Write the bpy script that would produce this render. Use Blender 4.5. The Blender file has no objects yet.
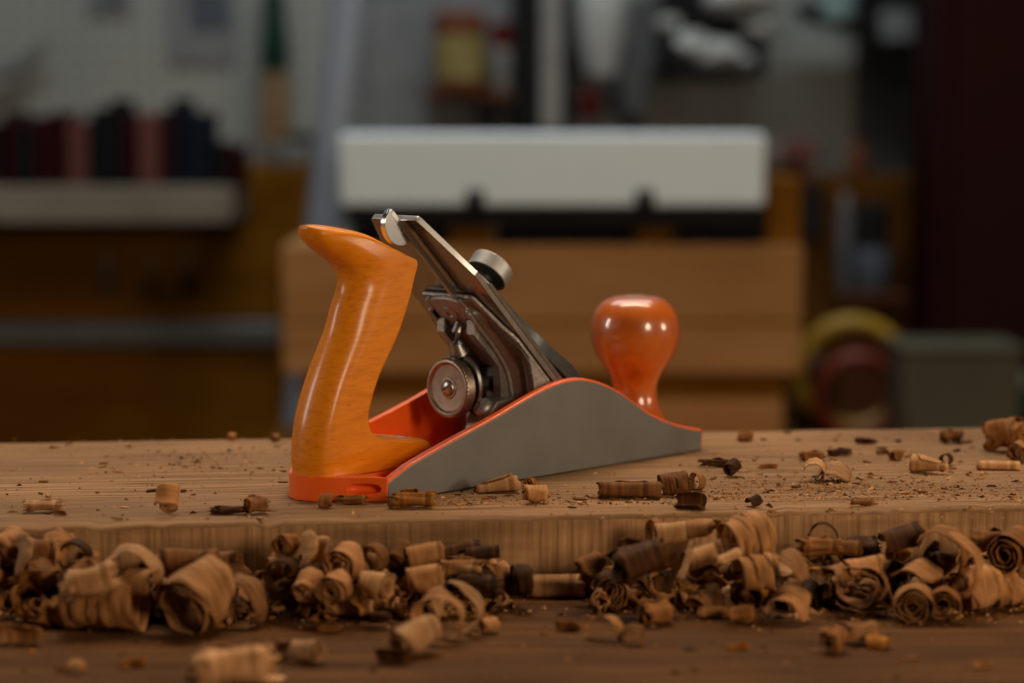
import bpy, bmesh, math, random
from mathutils import Vector, Matrix, noise
S = bpy.context.scene
C = S.collection
PI = math.pi
R = math.radians

# ------------------------------------------------------------------ camera, light, exposure
ZT = 0.900                    # height of the plank's top above the floor
FPX = 2299.3
CAMH = 0.1689
PITCH = R(5.915)
cam_d = bpy.data.cameras.new('camera')
cam = bpy.data.objects.new('camera', cam_d)
C.objects.link(cam)
cam.location = (0, 0, ZT + CAMH)
cam.rotation_euler = (R(90) - PITCH, 0, 0)
cam_d.sensor_width = 36.0
cam_d.lens = FPX / 1024 * 36
cam_d.clip_start = 0.01
cam_d.clip_end = 30
cam_d.dof.use_dof = True
cam_d.dof.focus_distance = 1.0
cam_d.dof.aperture_fstop = 5.2
cam_d.dof.aperture_blades = 0
S.camera = cam

S.view_settings.view_transform = 'Standard'
S.view_settings.look = 'None'
S.view_settings.gamma = 1
S.view_settings.use_curve_mapping = False
S.view_settings.exposure = 0.0

W = bpy.data.worlds.new('world')
S.world = W
W.use_nodes = True
W.node_tree.nodes['Background'].inputs[0].default_value = (0.70, 0.68, 0.62, 1)
W.node_tree.nodes['Background'].inputs[1].default_value = 0.016


def area(name, loc, target, sx, sy, energy, col):
    d = bpy.data.lights.new(name, 'AREA')
    d.shape = 'RECTANGLE'
    d.size = sx
    d.size_y = sy
    d.energy = energy
    d.color = col
    o = bpy.data.objects.new(name, d)
    C.objects.link(o)
    o.location = loc
    o.rotation_euler = (Vector(target) - Vector(loc)).to_track_quat('-Z', 'Y').to_euler()
    return o


PL = (0.03, 1.05, ZT + 0.04)
area('window_light', (0.78, -0.10, ZT + 0.42), PL, 0.24, 0.34, 7.4, (1.0, 0.77, 0.52))
area('side_light', (1.50, 0.75, ZT + 0.30), PL, 0.18, 0.30, 4.6, (1.0, 0.80, 0.57))
area('left_light', (-1.10, 0.95, ZT + 0.42), PL, 0.035, 0.36, 3.0, (1.0, 0.90, 0.80))
area('top_light', (0.05, 1.38, 2.10), (0.0, 0.98, ZT), 0.9, 0.16, 12.5, (1.0, 0.80, 0.57))
area('ceiling_light', (-0.1, 2.35, 2.55), (-0.1, 3.0, 1.0), 1.6, 0.25, 19.0, (0.88, 0.97, 1.0))


# ------------------------------------------------------------------ picture point -> place in the room
def ray(x, y):
    a = (x - 512) / FPX
    b = -(y - 341.5) / FPX
    cp, sp = math.cos(PITCH), math.sin(PITCH)
    return Vector((a, cp + b * sp, -sp + b * cp))


def on_z(x, y, z):            # z above the plank top
    d = ray(x, y)
    t = (z - CAMH) / d.z
    return Vector((d.x * t, d.y * t, ZT + z))


def at_y(x, y, Y):
    d = ray(x, y)
    t = Y / d.y
    return Vector((d.x * t, Y, ZT + CAMH + d.z * t))


# ------------------------------------------------------------------ materials
def nodes(name):
    m = bpy.data.materials.new(name)
    m.use_nodes = True
    nt = m.node_tree
    return m, nt, nt.nodes['Principled BSDF']


def plain(name, col, rough=0.5, metal=0.0, coat=0.0, var=0.12, scale=30, bump=0.0, bscale=None, coat_r=0.1):
    m, nt, b = nodes(name)
    tc = nt.nodes.new('ShaderNodeTexCoord')
    n = nt.nodes.new('ShaderNodeTexNoise')
    n.inputs['Scale'].default_value = scale
    n.inputs['Detail'].default_value = 4
    nt.links.new(tc.outputs['Object'], n.inputs['Vector'])
    r = nt.nodes.new('ShaderNodeValToRGB')
    r.color_ramp.elements[0].position = 0.3
    r.color_ramp.elements[1].position = 0.7
    r.color_ramp.elements[0].color = tuple(c * (1 - var) for c in col) + (1,)
    r.color_ramp.elements[1].color = tuple(min(1, c * (1 + var)) for c in col) + (1,)
    nt.links.new(n.outputs['Fac'], r.inputs['Fac'])
    nt.links.new(r.outputs['Color'], b.inputs['Base Color'])
    b.inputs['Roughness'].default_value = rough
    b.inputs['Metallic'].default_value = metal
    b.inputs['Coat Weight'].default_value = coat
    b.inputs['Coat Roughness'].default_value = coat_r
    if bump:
        n2 = nt.nodes.new('ShaderNodeTexNoise')
        n2.inputs['Scale'].default_value = bscale or scale * 4
        n2.inputs['Detail'].default_value = 3
        nt.links.new(tc.outputs['Object'], n2.inputs['Vector'])
        bp = nt.nodes.new('ShaderNodeBump')
        bp.inputs['Strength'].default_value = bump
        bp.inputs['Distance'].default_value = 0.0004
        nt.links.new(n2.outputs['Fac'], bp.inputs['Height'])
        nt.links.new(bp.outputs['Normal'], b.inputs['Normal'])
    return m


def grain(name, cols, scl, rough=0.6, coat=0.0, bump=0.3, dist=0.0004, detail=6, second=None, coat_r=0.08, lo=0.3, hi=0.7, spec=0.5):
    """wood: noise stretched by scl=(x,y,z); cols dark -> light; second = (scale vec, dark colour, lo, hi)"""
    m, nt, b = nodes(name)
    tc = nt.nodes.new('ShaderNodeTexCoord')
    mp = nt.nodes.new('ShaderNodeMapping')
    mp.inputs['Scale'].default_value = scl
    nt.links.new(tc.outputs['Object'], mp.inputs['Vector'])
    n = nt.nodes.new('ShaderNodeTexNoise')
    n.inputs['Scale'].default_value = 1
    n.inputs['Detail'].default_value = detail
    n.inputs['Roughness'].default_value = 0.62
    n.inputs['Distortion'].default_value = 0.3
    nt.links.new(mp.outputs['Vector'], n.inputs['Vector'])
    r = nt.nodes.new('ShaderNodeValToRGB')
    el = r.color_ramp.elements
    el[0].position = lo
    el[1].position = hi
    el[0].color = tuple(cols[0]) + (1,)
    el[1].color = tuple(cols[-1]) + (1,)
    for k, c in enumerate(cols[1:-1]):
        e = el.new(lo + (hi - lo) * (k + 1) / (len(cols) - 1))
        e.color = tuple(c) + (1,)
    nt.links.new(n.outputs['Fac'], r.inputs['Fac'])
    out = r.outputs['Color']
    if second:
        mp2 = nt.nodes.new('ShaderNodeMapping')
        mp2.inputs['Scale'].default_value = second[0]
        nt.links.new(tc.outputs['Object'], mp2.inputs['Vector'])
        n2 = nt.nodes.new('ShaderNodeTexNoise')
        n2.inputs['Scale'].default_value = 1
        n2.inputs['Detail'].default_value = 3
        nt.links.new(mp2.outputs['Vector'], n2.inputs['Vector'])
        mr = nt.nodes.new('ShaderNodeMapRange')
        mr.inputs['From Min'].default_value = second[2]
        mr.inputs['From Max'].default_value = second[3]
        nt.links.new(n2.outputs['Fac'], mr.inputs['Value'])
        mx = nt.nodes.new('ShaderNodeMix')
        mx.data_type = 'RGBA'
        nt.links.new(mr.outputs['Result'], mx.inputs['Factor'])
        nt.links.new(out, mx.inputs['A'])
        mx.inputs['B'].default_value = tuple(second[1]) + (1,)
        out = mx.outputs['Result']
    nt.links.new(out, b.inputs['Base Color'])
    b.inputs['Roughness'].default_value = rough
    b.inputs['Coat Weight'].default_value = coat
    b.inputs['Coat Roughness'].default_value = coat_r
    b.inputs['Specular IOR Level'].default_value = spec
    if bump:
        bp = nt.nodes.new('ShaderNodeBump')
        bp.inputs['Strength'].default_value = bump
        bp.inputs['Distance'].default_value = dist
        nt.links.new(n.outputs['Fac'], bp.inputs['Height'])
        nt.links.new(bp.outputs['Normal'], b.inputs['Normal'])
    return m


M = {}
M['orange'] = plain('orange_enamel', (0.92, 0.125, 0.008), 0.42, coat=0.18, var=0.05, scale=60, bump=0.15, bscale=400)
M['ground'] = plain('ground_steel', (0.175, 0.166, 0.154), 0.52, metal=0.70, var=0.10, scale=40, bump=0.1, bscale=900)
M['steel'] = plain('dull_steel', (0.36, 0.35, 0.33), 0.36, metal=1.0, var=0.10, scale=150, bump=0.15, bscale=1500)
M['cast'] = plain('cast_grey', (0.30, 0.27, 0.25), 0.46, metal=0.7, var=0.25, scale=500, bump=0.5, bscale=1800)
M['blade'] = plain('blade_steel', (0.27, 0.22, 0.19), 0.24, metal=1.0, var=0.08, scale=90, bump=0.05)
M['bladeside'] = plain('shaded_blade_side', (0.13, 0.105, 0.088), 0.5, metal=0.85, var=0.15, scale=200)  # same steel, with the duller light on the sides put into its colour
M['knurl'] = plain('knurled_steel', (0.46, 0.455, 0.45), 0.50, metal=0.85, var=0.08, scale=90)
M['capside'] = plain('dark_cap_side', (0.07, 0.075, 0.08), 0.34, metal=0.7, var=0.15, scale=200, bump=0.2, bscale=900)
M['webs'] = plain('frog_web', (0.20, 0.165, 0.14), 0.45, metal=0.7, var=0.12, scale=300, bump=0.1)
M['edge'] = plain('bright_steel', (0.62, 0.60, 0.57), 0.38, metal=1.0, var=0.08, scale=90)
M['bright'] = plain('polished_steel', (0.60, 0.60, 0.60), 0.20, metal=1.0, var=0.08, scale=90)
M['wheel'] = plain('old_nickel', (0.33, 0.25, 0.19), 0.44, metal=1.0, var=0.2, scale=260, bump=0.35, bscale=1200)
M['blackcap'] = plain('black_enamel', (0.025, 0.03, 0.034), 0.22, coat=0.6, var=0.2, scale=200, bump=0.2, bscale=900)
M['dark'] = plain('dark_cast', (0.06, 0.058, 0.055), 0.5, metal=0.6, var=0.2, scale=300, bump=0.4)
M['tote'] = grain('lacquered_beech', [(0.64, 0.176, 0.004), (0.78, 0.236, 0.005), (0.84, 0.272, 0.006)], (90, 300, 600), 0.5, coat=0.45, bump=0.10, dist=0.0002, second=((160, 300, 900), (0.36, 0.09, 0.006), 0.68, 0.80), coat_r=0.24, spec=0.15)
M['knob'] = grain('lacquered_knob', [(0.44, 0.080, 0.003), (0.54, 0.115, 0.004), (0.60, 0.14, 0.006)], (60, 60, 20), 0.35, coat=1.0, bump=0.03, second=((25, 25, 60), (0.34, 0.055, 0.005), 0.5, 0.8), coat_r=0.05)
M['plank'] = grain('plank_top', [(0.09, 0.042, 0.016), (0.24, 0.126, 0.056), (0.34, 0.186, 0.090), (0.44, 0.252, 0.130)], (11, 300, 60), 0.75, bump=0.9, dist=0.0012, second=((5, 16, 10), (0.16, 0.088, 0.044), 0.42, 0.80), spec=0.12)
M['plank_face'] = grain('plank_face', [(0.19, 0.095, 0.040), (0.40, 0.215, 0.098), (0.54, 0.31, 0.15)], (330, 40, 14), 0.78, bump=0.5, dist=0.0006, second=((7, 10, 60), (0.13, 0.066, 0.028), 0.5, 0.75), spec=0.15)
M['bench'] = grain('bench_top', [(0.055, 0.021, 0.005), (0.108, 0.044, 0.012), (0.145, 0.063, 0.018)], (5, 120, 60), 0.75, bump=0.35, second=((10, 30, 10), (0.055, 0.021, 0.006), 0.45, 0.7), spec=0.08)


def shaving_mat(name, cols, dark):
    m = grain(name, cols, (330, 35, 35), 0.72, bump=0.32, dist=0.0004, second=((260, 60, 60), dark, 0.50, 0.76), spec=0.14, lo=0.32, hi=0.68)
    nt = m.node_tree
    b = nt.nodes['Principled BSDF']
    src = b.inputs['Base Color'].links[0].from_socket
    oi = nt.nodes.new('ShaderNodeObjectInfo')
    mr = nt.nodes.new('ShaderNodeMapRange')
    mr.inputs['To Min'].default_value = 0.52
    mr.inputs['To Max'].default_value = 1.04
    hs0 = 1.08
    nt.links.new(oi.outputs['Random'], mr.inputs['Value'])
    hs = nt.nodes.new('ShaderNodeHueSaturation')
    hs.inputs['Saturation'].default_value = hs0
    nt.links.new(mr.outputs['Result'], hs.inputs['Value'])
    nt.links.new(src, hs.inputs['Color'])
    nt.links.new(hs.outputs['Color'], b.inputs['Base Color'])
    return m


M['shav'] = [
    shaving_mat('shaving_tan', [(0.25, 0.115, 0.045), (0.47, 0.226, 0.100), (0.62, 0.330, 0.160)], (0.19, 0.085, 0.032)),
    shaving_mat('shaving_brown', [(0.13, 0.055, 0.019), (0.29, 0.124, 0.048), (0.42, 0.192, 0.078)], (0.09, 0.036, 0.012)),
    shaving_mat('shaving_pale', [(0.36, 0.19, 0.085), (0.60, 0.325, 0.165), (0.75, 0.45, 0.25)], (0.30, 0.15, 0.06)),
    shaving_mat('shaving_dark', [(0.026, 0.009, 0.003), (0.075, 0.029, 0.009), (0.18, 0.074, 0.024)], (0.025, 0.010, 0.004)),
    shaving_mat('shaving_amber', [(0.22, 0.085, 0.02), (0.44, 0.185, 0.055), (0.58, 0.28, 0.10)], (0.16, 0.06, 0.014)),
]


# ------------------------------------------------------------------ mesh helpers
def link(name, bm, mats, parent=None, bevel=0, smooth=True, seg=2, angle=35, recalc=True):
    if recalc:
        bmesh.ops.recalc_face_normals(bm, faces=bm.faces[:])
    me = bpy.data.meshes.new(name)
    bm.to_mesh(me)
    bm.free()
    if not isinstance(mats, (list, tuple)):
        mats = [mats]
    for m in mats:
        me.materials.append(m)
    if smooth:
        me.polygons.foreach_set('use_smooth', [True] * len(me.polygons))
        me.set_sharp_from_angle(angle=R(angle))
    o = bpy.data.objects.new(name, me)
    C.objects.link(o)
    if parent:
        o.parent = parent
    if bevel:
        b = o.modifiers.new('bevel', 'BEVEL')
        b.width = bevel
        b.segments = seg
        b.limit_method = 'ANGLE'
        b.angle_limit = R(35)
    return o


def tag(o, label=None, cat=None, group=None, kind=None):
    if label:
        o['label'] = label
    if cat:
        o['category'] = cat
    if group:
        o['group'] = group
    if kind:
        o['kind'] = kind
    return o


def empty(name, loc, rz=0, label=None, cat=None, group=None):
    o = bpy.data.objects.new(name, None)
    C.objects.link(o)
    o.empty_display_size = 0.02
    o.location = loc
    o.rotation_euler = (0, 0, rz)
    return tag(o, label, cat, group)


def box(bm, x0, x1, y0, y1, z0, z1, mi=0, rot=None, at=None):
    v = [bm.verts.new((x, y, z)) for x in (x0, x1) for y in (y0, y1) for z in (z0, z1)]
    fs = [(0, 1, 3, 2), (4, 6, 7, 5), (0, 4, 5, 1), (2, 3, 7, 6), (0, 2, 6, 4), (1, 5, 7, 3)]
    out = []
    for f in fs:
        fc = bm.faces.new([v[i] for i in f])
        fc.material_index = mi
        out.append(fc)
    if rot is not None:
        bmesh.ops.rotate(bm, verts=v, cent=at or (0, 0, 0), matrix=rot)
    return v


def prism(bm, pts, axis, a0, a1, mi=0, fn=None):
    """extrude a closed outline; axis 'y': pts are (x,z); axis 'z': pts are (x,y); fn maps (p,q,a)->xyz"""
    if fn is None:
        fn = (lambda p, q, a: (p, a, q)) if axis == 'y' else ((lambda p, q, a: (p, q, a)) if axis == 'z' else (lambda p, q, a: (a, p, q)))
    A = [bm.verts.new(fn(p, q, a0)) for p, q in pts]
    B = [bm.verts.new(fn(p, q, a1)) for p, q in pts]
    n = len(pts)
    fs = [bm.faces.new(A), bm.faces.new(B[::-1])]
    for i in range(n):
        fs.append(bm.faces.new((A[i], B[i], B[(i + 1) % n], A[(i + 1) % n])))
    for f in fs:
        f.material_index = mi
    return fs


def lathe(bm, prof, org, axis, seg=48, mi=0, knurl=None, close=True):
    """prof [(r, a)] revolved round axis through org"""
    ax = Vector(axis).normalized()
    q = ax.to_track_quat('Z', 'Y')
    rings = []
    for k, (r, a) in enumerate(prof):
        ring = []
        for i in range(seg):
            t = 2 * PI * i / seg
            rr = r
            if knurl and knurl[0] <= k <= knurl[1]:
                rr = r + knurl[2] * (1 if (i + k) % 2 else -1)
            ring.append(bm.verts.new(Vector(org) + q @ Vector((rr * math.cos(t), rr * math.sin(t), a))))
        rings.append(ring)
    for a, b in zip(rings, rings[1:]):
        for i in range(seg):
            f = bm.faces.new((a[i], a[(i + 1) % seg], b[(i + 1) % seg], b[i]))
            f.material_index = mi
    if close:
        bm.faces.new(rings[0]).material_index = mi
        bm.faces.new(rings[-1][::-1]).material_index = mi


def tube(bm, pts, r, seg=10, mi=0):
    pts = [Vector(p) for p in pts]
    rings = []
    for k, p in enumerate(pts):
        d = (pts[min(k + 1, len(pts) - 1)] - pts[max(k - 1, 0)]).normalized()
        q = d.to_track_quat('Z', 'Y')
        rr = r[k] if isinstance(r, (list, tuple)) else r
        rings.append([bm.verts.new(p + q @ Vector((rr * math.cos(2 * PI * i / seg), rr * math.sin(2 * PI * i / seg), 0))) for i in range(seg)])
    for a, b in zip(rings, rings[1:]):
        for i in range(seg):
            bm.faces.new((a[i], a[(i + 1) % seg], b[(i + 1) % seg], b[i])).material_index = mi
    bm.faces.new(rings[0][::-1]).material_index = mi
    bm.faces.new(rings[-1]).material_index = mi


def catmull(pts, n):
    out = []
    P = [Vector(p) for p in pts]
    for i in range(len(P) - 1):
        p0, p1, p2, p3 = P[max(i - 1, 0)], P[i], P[i + 1], P[min(i + 2, len(P) - 1)]
        for k in range(n):
            t = k / n
            out.append(0.5 * ((2 * p1) + (p2 - p0) * t + (2 * p0 - 5 * p1 + 4 * p2 - p3) * t * t + (3 * p1 - p0 - 3 * p2 + p3) * t ** 3))
    out.append(P[-1])
    return out


def cut(o, cutter):
    md = o.modifiers.new('cut', 'BOOLEAN')
    md.object = cutter
    md.solver = 'EXACT'
    bpy.context.view_layer.update()
    dg = bpy.context.evaluated_depsgraph_get()
    me = bpy.data.meshes.new_from_object(o.evaluated_get(dg))
    o.modifiers.remove(md)
    o.data = me
    cm = cutter.data
    bpy.data.objects.remove(cutter)
    bpy.data.meshes.remove(cm)


# ------------------------------------------------------------------ the room
def structure(name, bm, m):
    return tag(link(name, bm, m, smooth=False), kind='structure')


M['floor'] = plain('concrete_floor', (0.10, 0.095, 0.09), 0.7, var=0.2, scale=4, bump=0.3)
M['wallp'] = plain('plaster', (0.29, 0.28, 0.26), 0.8, var=0.06, scale=3)


def peg_mat():
    m, nt, b = nodes('pegboard')
    tc = nt.nodes.new('ShaderNodeTexCoord')
    sc = nt.nodes.new('ShaderNodeVectorMath')
    sc.operation = 'SCALE'
    sc.inputs['Scale'].default_value = 40.0
    nt.links.new(tc.outputs['Object'], sc.inputs[0])
    fr = nt.nodes.new('ShaderNodeVectorMath')
    fr.operation = 'FRACTION'
    nt.links.new(sc.outputs[0], fr.inputs[0])
    sb = nt.nodes.new('ShaderNodeVectorMath')
    sb.operation = 'SUBTRACT'
    sb.inputs[1].default_value = (0.5, 0.5, 0.5)
    nt.links.new(fr.outputs[0], sb.inputs[0])
    ml = nt.nodes.new('ShaderNodeVectorMath')
    ml.operation = 'MULTIPLY'
    ml.inputs[1].default_value = (1, 0, 1)
    nt.links.new(sb.outputs[0], ml.inputs[0])
    ln = nt.nodes.new('ShaderNodeVectorMath')
    ln.operation = 'LENGTH'
    nt.links.new(ml.outputs[0], ln.inputs[0])
    lt = nt.nodes.new('ShaderNodeMath')
    lt.operation = 'LESS_THAN'
    lt.inputs[1].default_value = 0.12
    nt.links.new(ln.outputs['Value'], lt.inputs[0])
    mx = nt.nodes.new('ShaderNodeMix')
    mx.data_type = 'RGBA'
    nt.links.new(lt.outputs[0], mx.inputs['Factor'])
    mx.inputs['A'].default_value = (0.27, 0.275, 0.255, 1)
    mx.inputs['B'].default_value = (0.03, 0.03, 0.03, 1)
    nt.links.new(mx.outputs['Result'], b.inputs['Base Color'])
    b.inputs['Roughness'].default_value = 0.7
    return m


M['peg'] = peg_mat()
b = bmesh.new(); box(b, -2.3, 2.3, -0.8, 3.5, -0.1, 0.0); structure('floor', b, M['floor'])
b = bmesh.new(); box(b, -2.3, 2.3, 3.4, 3.5, 0, 2.7); structure('wall_back', b, M['wallp'])
b = bmesh.new(); box(b, -2.4, -2.3, -0.8, 3.5, 0, 2.7); structure('wall_left', b, M['wallp'])
b = bmesh.new(); box(b, 2.3, 2.4, -0.8, 3.5, 0, 2.7); structure('wall_right', b, M['wallp'])
b = bmesh.new(); box(b, -2.4, 2.4, -0.8, 3.5, 2.7, 2.8); structure('ceiling', b, M['wallp'])

# ------------------------------------------------------------------ workbench and plank
BT = -0.033                   # bench top, measured from the plank top
wb = empty('workbench', (0, 0.9, 0), 0, 'dark brown wooden workbench in the foreground under the plank and shavings', 'workbench')
b = bmesh.new(); box(b, -1.0, 1.0, -0.42, 0.40, ZT + BT - 0.05, ZT + BT)
link('bench_top', b, M['bench'], wb, bevel=0.003)
for sx in (-0.9, 0.9):
    for sy in (-0.32, 0.32):
        b = bmesh.new(); box(b, sx - 0.04, sx + 0.04, sy - 0.04, sy + 0.04, 0, ZT + BT - 0.05)
        link('leg', b, M['bench'], wb, bevel=0.003)

PA = R(6.3)
plank_front = Vector((0.005, 0.9345, 0))
pn = Vector((-math.sin(PA), math.cos(PA), 0))
PW = 0.232


def make_plank():
    bm = bmesh.new()
    NX, NY = 260, 14
    L = 0.80
    rnd = lambda x, y, s, k: noise.noise(Vector((x * s, y * s, k)))
    rows = []
    # cross-section: bottom front, up the face, over the arris, back
    sec = [(0.0, BT), (0.0, -0.022), (0.0, -0.011), (0.0, -0.0022), (0.0006, -0.0008), (0.0022, 0.0)]
    sec += [(0.0022 + (PW - 0.0044) * k / NY, 0.0) for k in range(1, NY + 1)]
    sec += [(PW - 0.0006, -0.0008), (PW, -0.0022), (PW, BT)]
    for i in range(NX + 1):
        x = -L + 2 * L * i / NX
        row = []
        for k, (y, z) in enumerate(sec):
            dz = dy = 0
            if z > BT:
                dz = 0.00035 * rnd(x, y, 30, 1.0)
                if k in (3, 4, 5) or k in (len(sec) - 2, len(sec) - 3):
                    e = max(0, rnd(x, y, 120, 3.3)) ** 2 * 0.0035 + 0.0005 * rnd(x, 0, 400, 7)
                    dz -= e
                    dy = abs(e) * (0.6 if k < 6 else -0.6)
            row.append(bm.verts.new((x, y + dy, z + dz)))
        rows.append(row)
    n = len(sec)
    for i in range(NX):
        for k in range(n):
            k2 = (k + 1) % n
            f = bm.faces.new((rows[i][k], rows[i + 1][k], rows[i + 1][k2], rows[i][k2]))
            f.material_index = 1 if k < 3 or k == n - 1 else 0
    bm.faces.new(rows[0]).material_index = 1
    bm.faces.new(rows[-1][::-1]).material_index = 1
    o = link('plank', bm, [M['plank'], M['plank_face']], angle=50)
    o.location = (plank_front.x, plank_front.y, ZT)
    o.rotation_euler = (0, 0, PA)
    return tag(o, 'thick rough-sawn brown plank lying on the bench under the hand plane', 'plank')


make_plank()

# ------------------------------------------------------------------ the hand plane (local: x along the sole, y across to the far side, z up)
PSI = R(45.25)
hp = empty('hand_plane', (-0.0753, 0.9875, ZT + 0.0003), PSI, 'orange smoothing plane with grey sides, amber handle and round front knob, on the plank', 'hand plane')
mm = 0.001
HW = 31.75


def vmm(pts):
    return [(p[0] * mm, p[1] * mm) for p in pts]


def make_body():
    bm = bmesh.new()
    heel_n = catmull([(0, -31.75), (-4.5, -25.5), (-10, -19.6), (-16, -14), (-21, -8), (-24.0, 0)], 9)
    heel = [(p.x, p.y) for p in heel_n]
    heel = heel + [(x, -y) for x, y in heel[-2::-1]]           # near corner -> tip -> far corner
    toe = [(206.6 + 8 * math.cos(t), (HW - .4) * math.sin(t)) for t in [PI / 2 - PI * k / 20 for k in range(21)]]
    toe[0] = (206.6, HW - .4); toe[-1] = (206.6, -HW + .4)
    prism(bm, vmm([(0, HW - .4)] + toe + [(0, -HW + .4)]), 'z', 0, 5.2 * mm, 0)
    # heel pad and the raised seat under the handle
    prism(bm, vmm([(0, -15), (50, -13), (56, -8), (58, 0), (56, 8), (50, 13), (0, 15)]), 'z', 2 * mm, 9.4 * mm, 0)
    prism(bm, vmm([(200, HW - 0.6)] + toe[1:-1] + [(200, -HW + 0.6)]), 'z', 1 * mm, 9.0 * mm, 0)
    lathe(bm, [(17 * mm, 2 * mm), (17 * mm, 7 * mm), (16 * mm, 8 * mm)], (193 * mm, 0, 0), (0, 0, 1), 40)
    prism(bm, vmm([(82, -20), (140, -20), (140, 20), (82, 20)]), 'z', 2 * mm, 9 * mm, 0)
    # cheeks
    top = [(0, 8.9), (7, 12.2), (13.9, 15.2), (33.4, 21.4), (53.4, 27.2), (67.4, 31.4), (78, 34.9), (89.5, 38.5), (102, 41.6), (112.6, 42.9), (123.4, 42.3), (136.8, 38.6), (148, 33.5), (157.1, 28.4), (168.7, 21.9), (182.8, 16.4), (194.6, 13.0), (206.8, 10.3)]
    prof = [(p.x, p.y) for p in catmull(top, 5)]
    prof = vmm([(0, 0)] + prof + [(206.8, 0)])
    for s in (-1, 1):
        low = [(x, z - 0.0009 if z > 0.003 else z) for x, z in prof]
        rings = [[bm.verts.new((x, s * v_ * mm, z)) for x, z in pr_] for v_, pr_ in ((HW - 4.2, prof), (HW - 0.8, prof), (HW, low))]
        bm.faces.new(rings[0]); bm.faces.new(rings[2][::-1])
        for ra, rb_ in zip(rings, rings[1:]):
            for i in range(len(prof)):
                j = (i + 1) % len(prof)
                bm.faces.new((ra[i], rb_[i], rb_[j], ra[j]))
    bmesh.ops.recalc_face_normals(bm, faces=bm.faces[:])
    for f in bm.faces:
        c = f.calc_center_median()
        if abs(abs(c.y) - HW * mm) < 1e-5 and abs(f.normal.y) > 0.99 and c.x > 0.003:
            f.material_index = 1
        elif c.z < 1e-6:
            f.material_index = 1
    o = link('body', bm, [M['orange'], M['ground']], hp, recalc=False)
    hbm = bmesh.new()
    prism(hbm, vmm([(0.6, -HW + 0.1)] + heel[1:-1] + [(0.6, HW - 0.1)]), 'z', 0.02 * mm, 10.2 * mm, 0)
    ho = link('heel', hbm, M['orange'], o)
    # shallow pocket in the heel casting, on both sides
    for s in (-1, 1):
        cb = bmesh.new()
        bmesh.ops.create_icosphere(cb, subdivisions=4, radius=1)
        for v in cb.verts:
            c_ = v.co
            sg = lambda q_: math.copysign(abs(q_) ** 0.75, q_)
            v.co = Vector((sg(c_.x) * 7.4, sg(c_.y) * 4.2, sg(c_.z) * 2.3)) * mm
        bmesh.ops.rotate(cb, verts=cb.verts[:], cent=(0, 0, 0), matrix=Matrix.Rotation(R(48) * s, 4, 'Z'))
        bmesh.ops.translate(cb, verts=cb.verts[:], vec=(-6.6 * mm, s * 24.0 * mm, 5.4 * mm))
        cu = link('cutter', cb, M['orange'], hp, smooth=False)
        cut(ho, cu)
    bv = ho.modifiers.new('bevel', 'BEVEL')
    bv.width = 0.0009
    bv.segments = 3
    bv.limit_method = 'ANGLE'
    bv.angle_limit = R(40)
    bv = o.modifiers.new('bevel', 'BEVEL')
    bv.width = 0.0007
    bv.segments = 2
    bv.limit_method = 'ANGLE'
    bv.angle_limit = R(40)
    return o


make_body()


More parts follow.
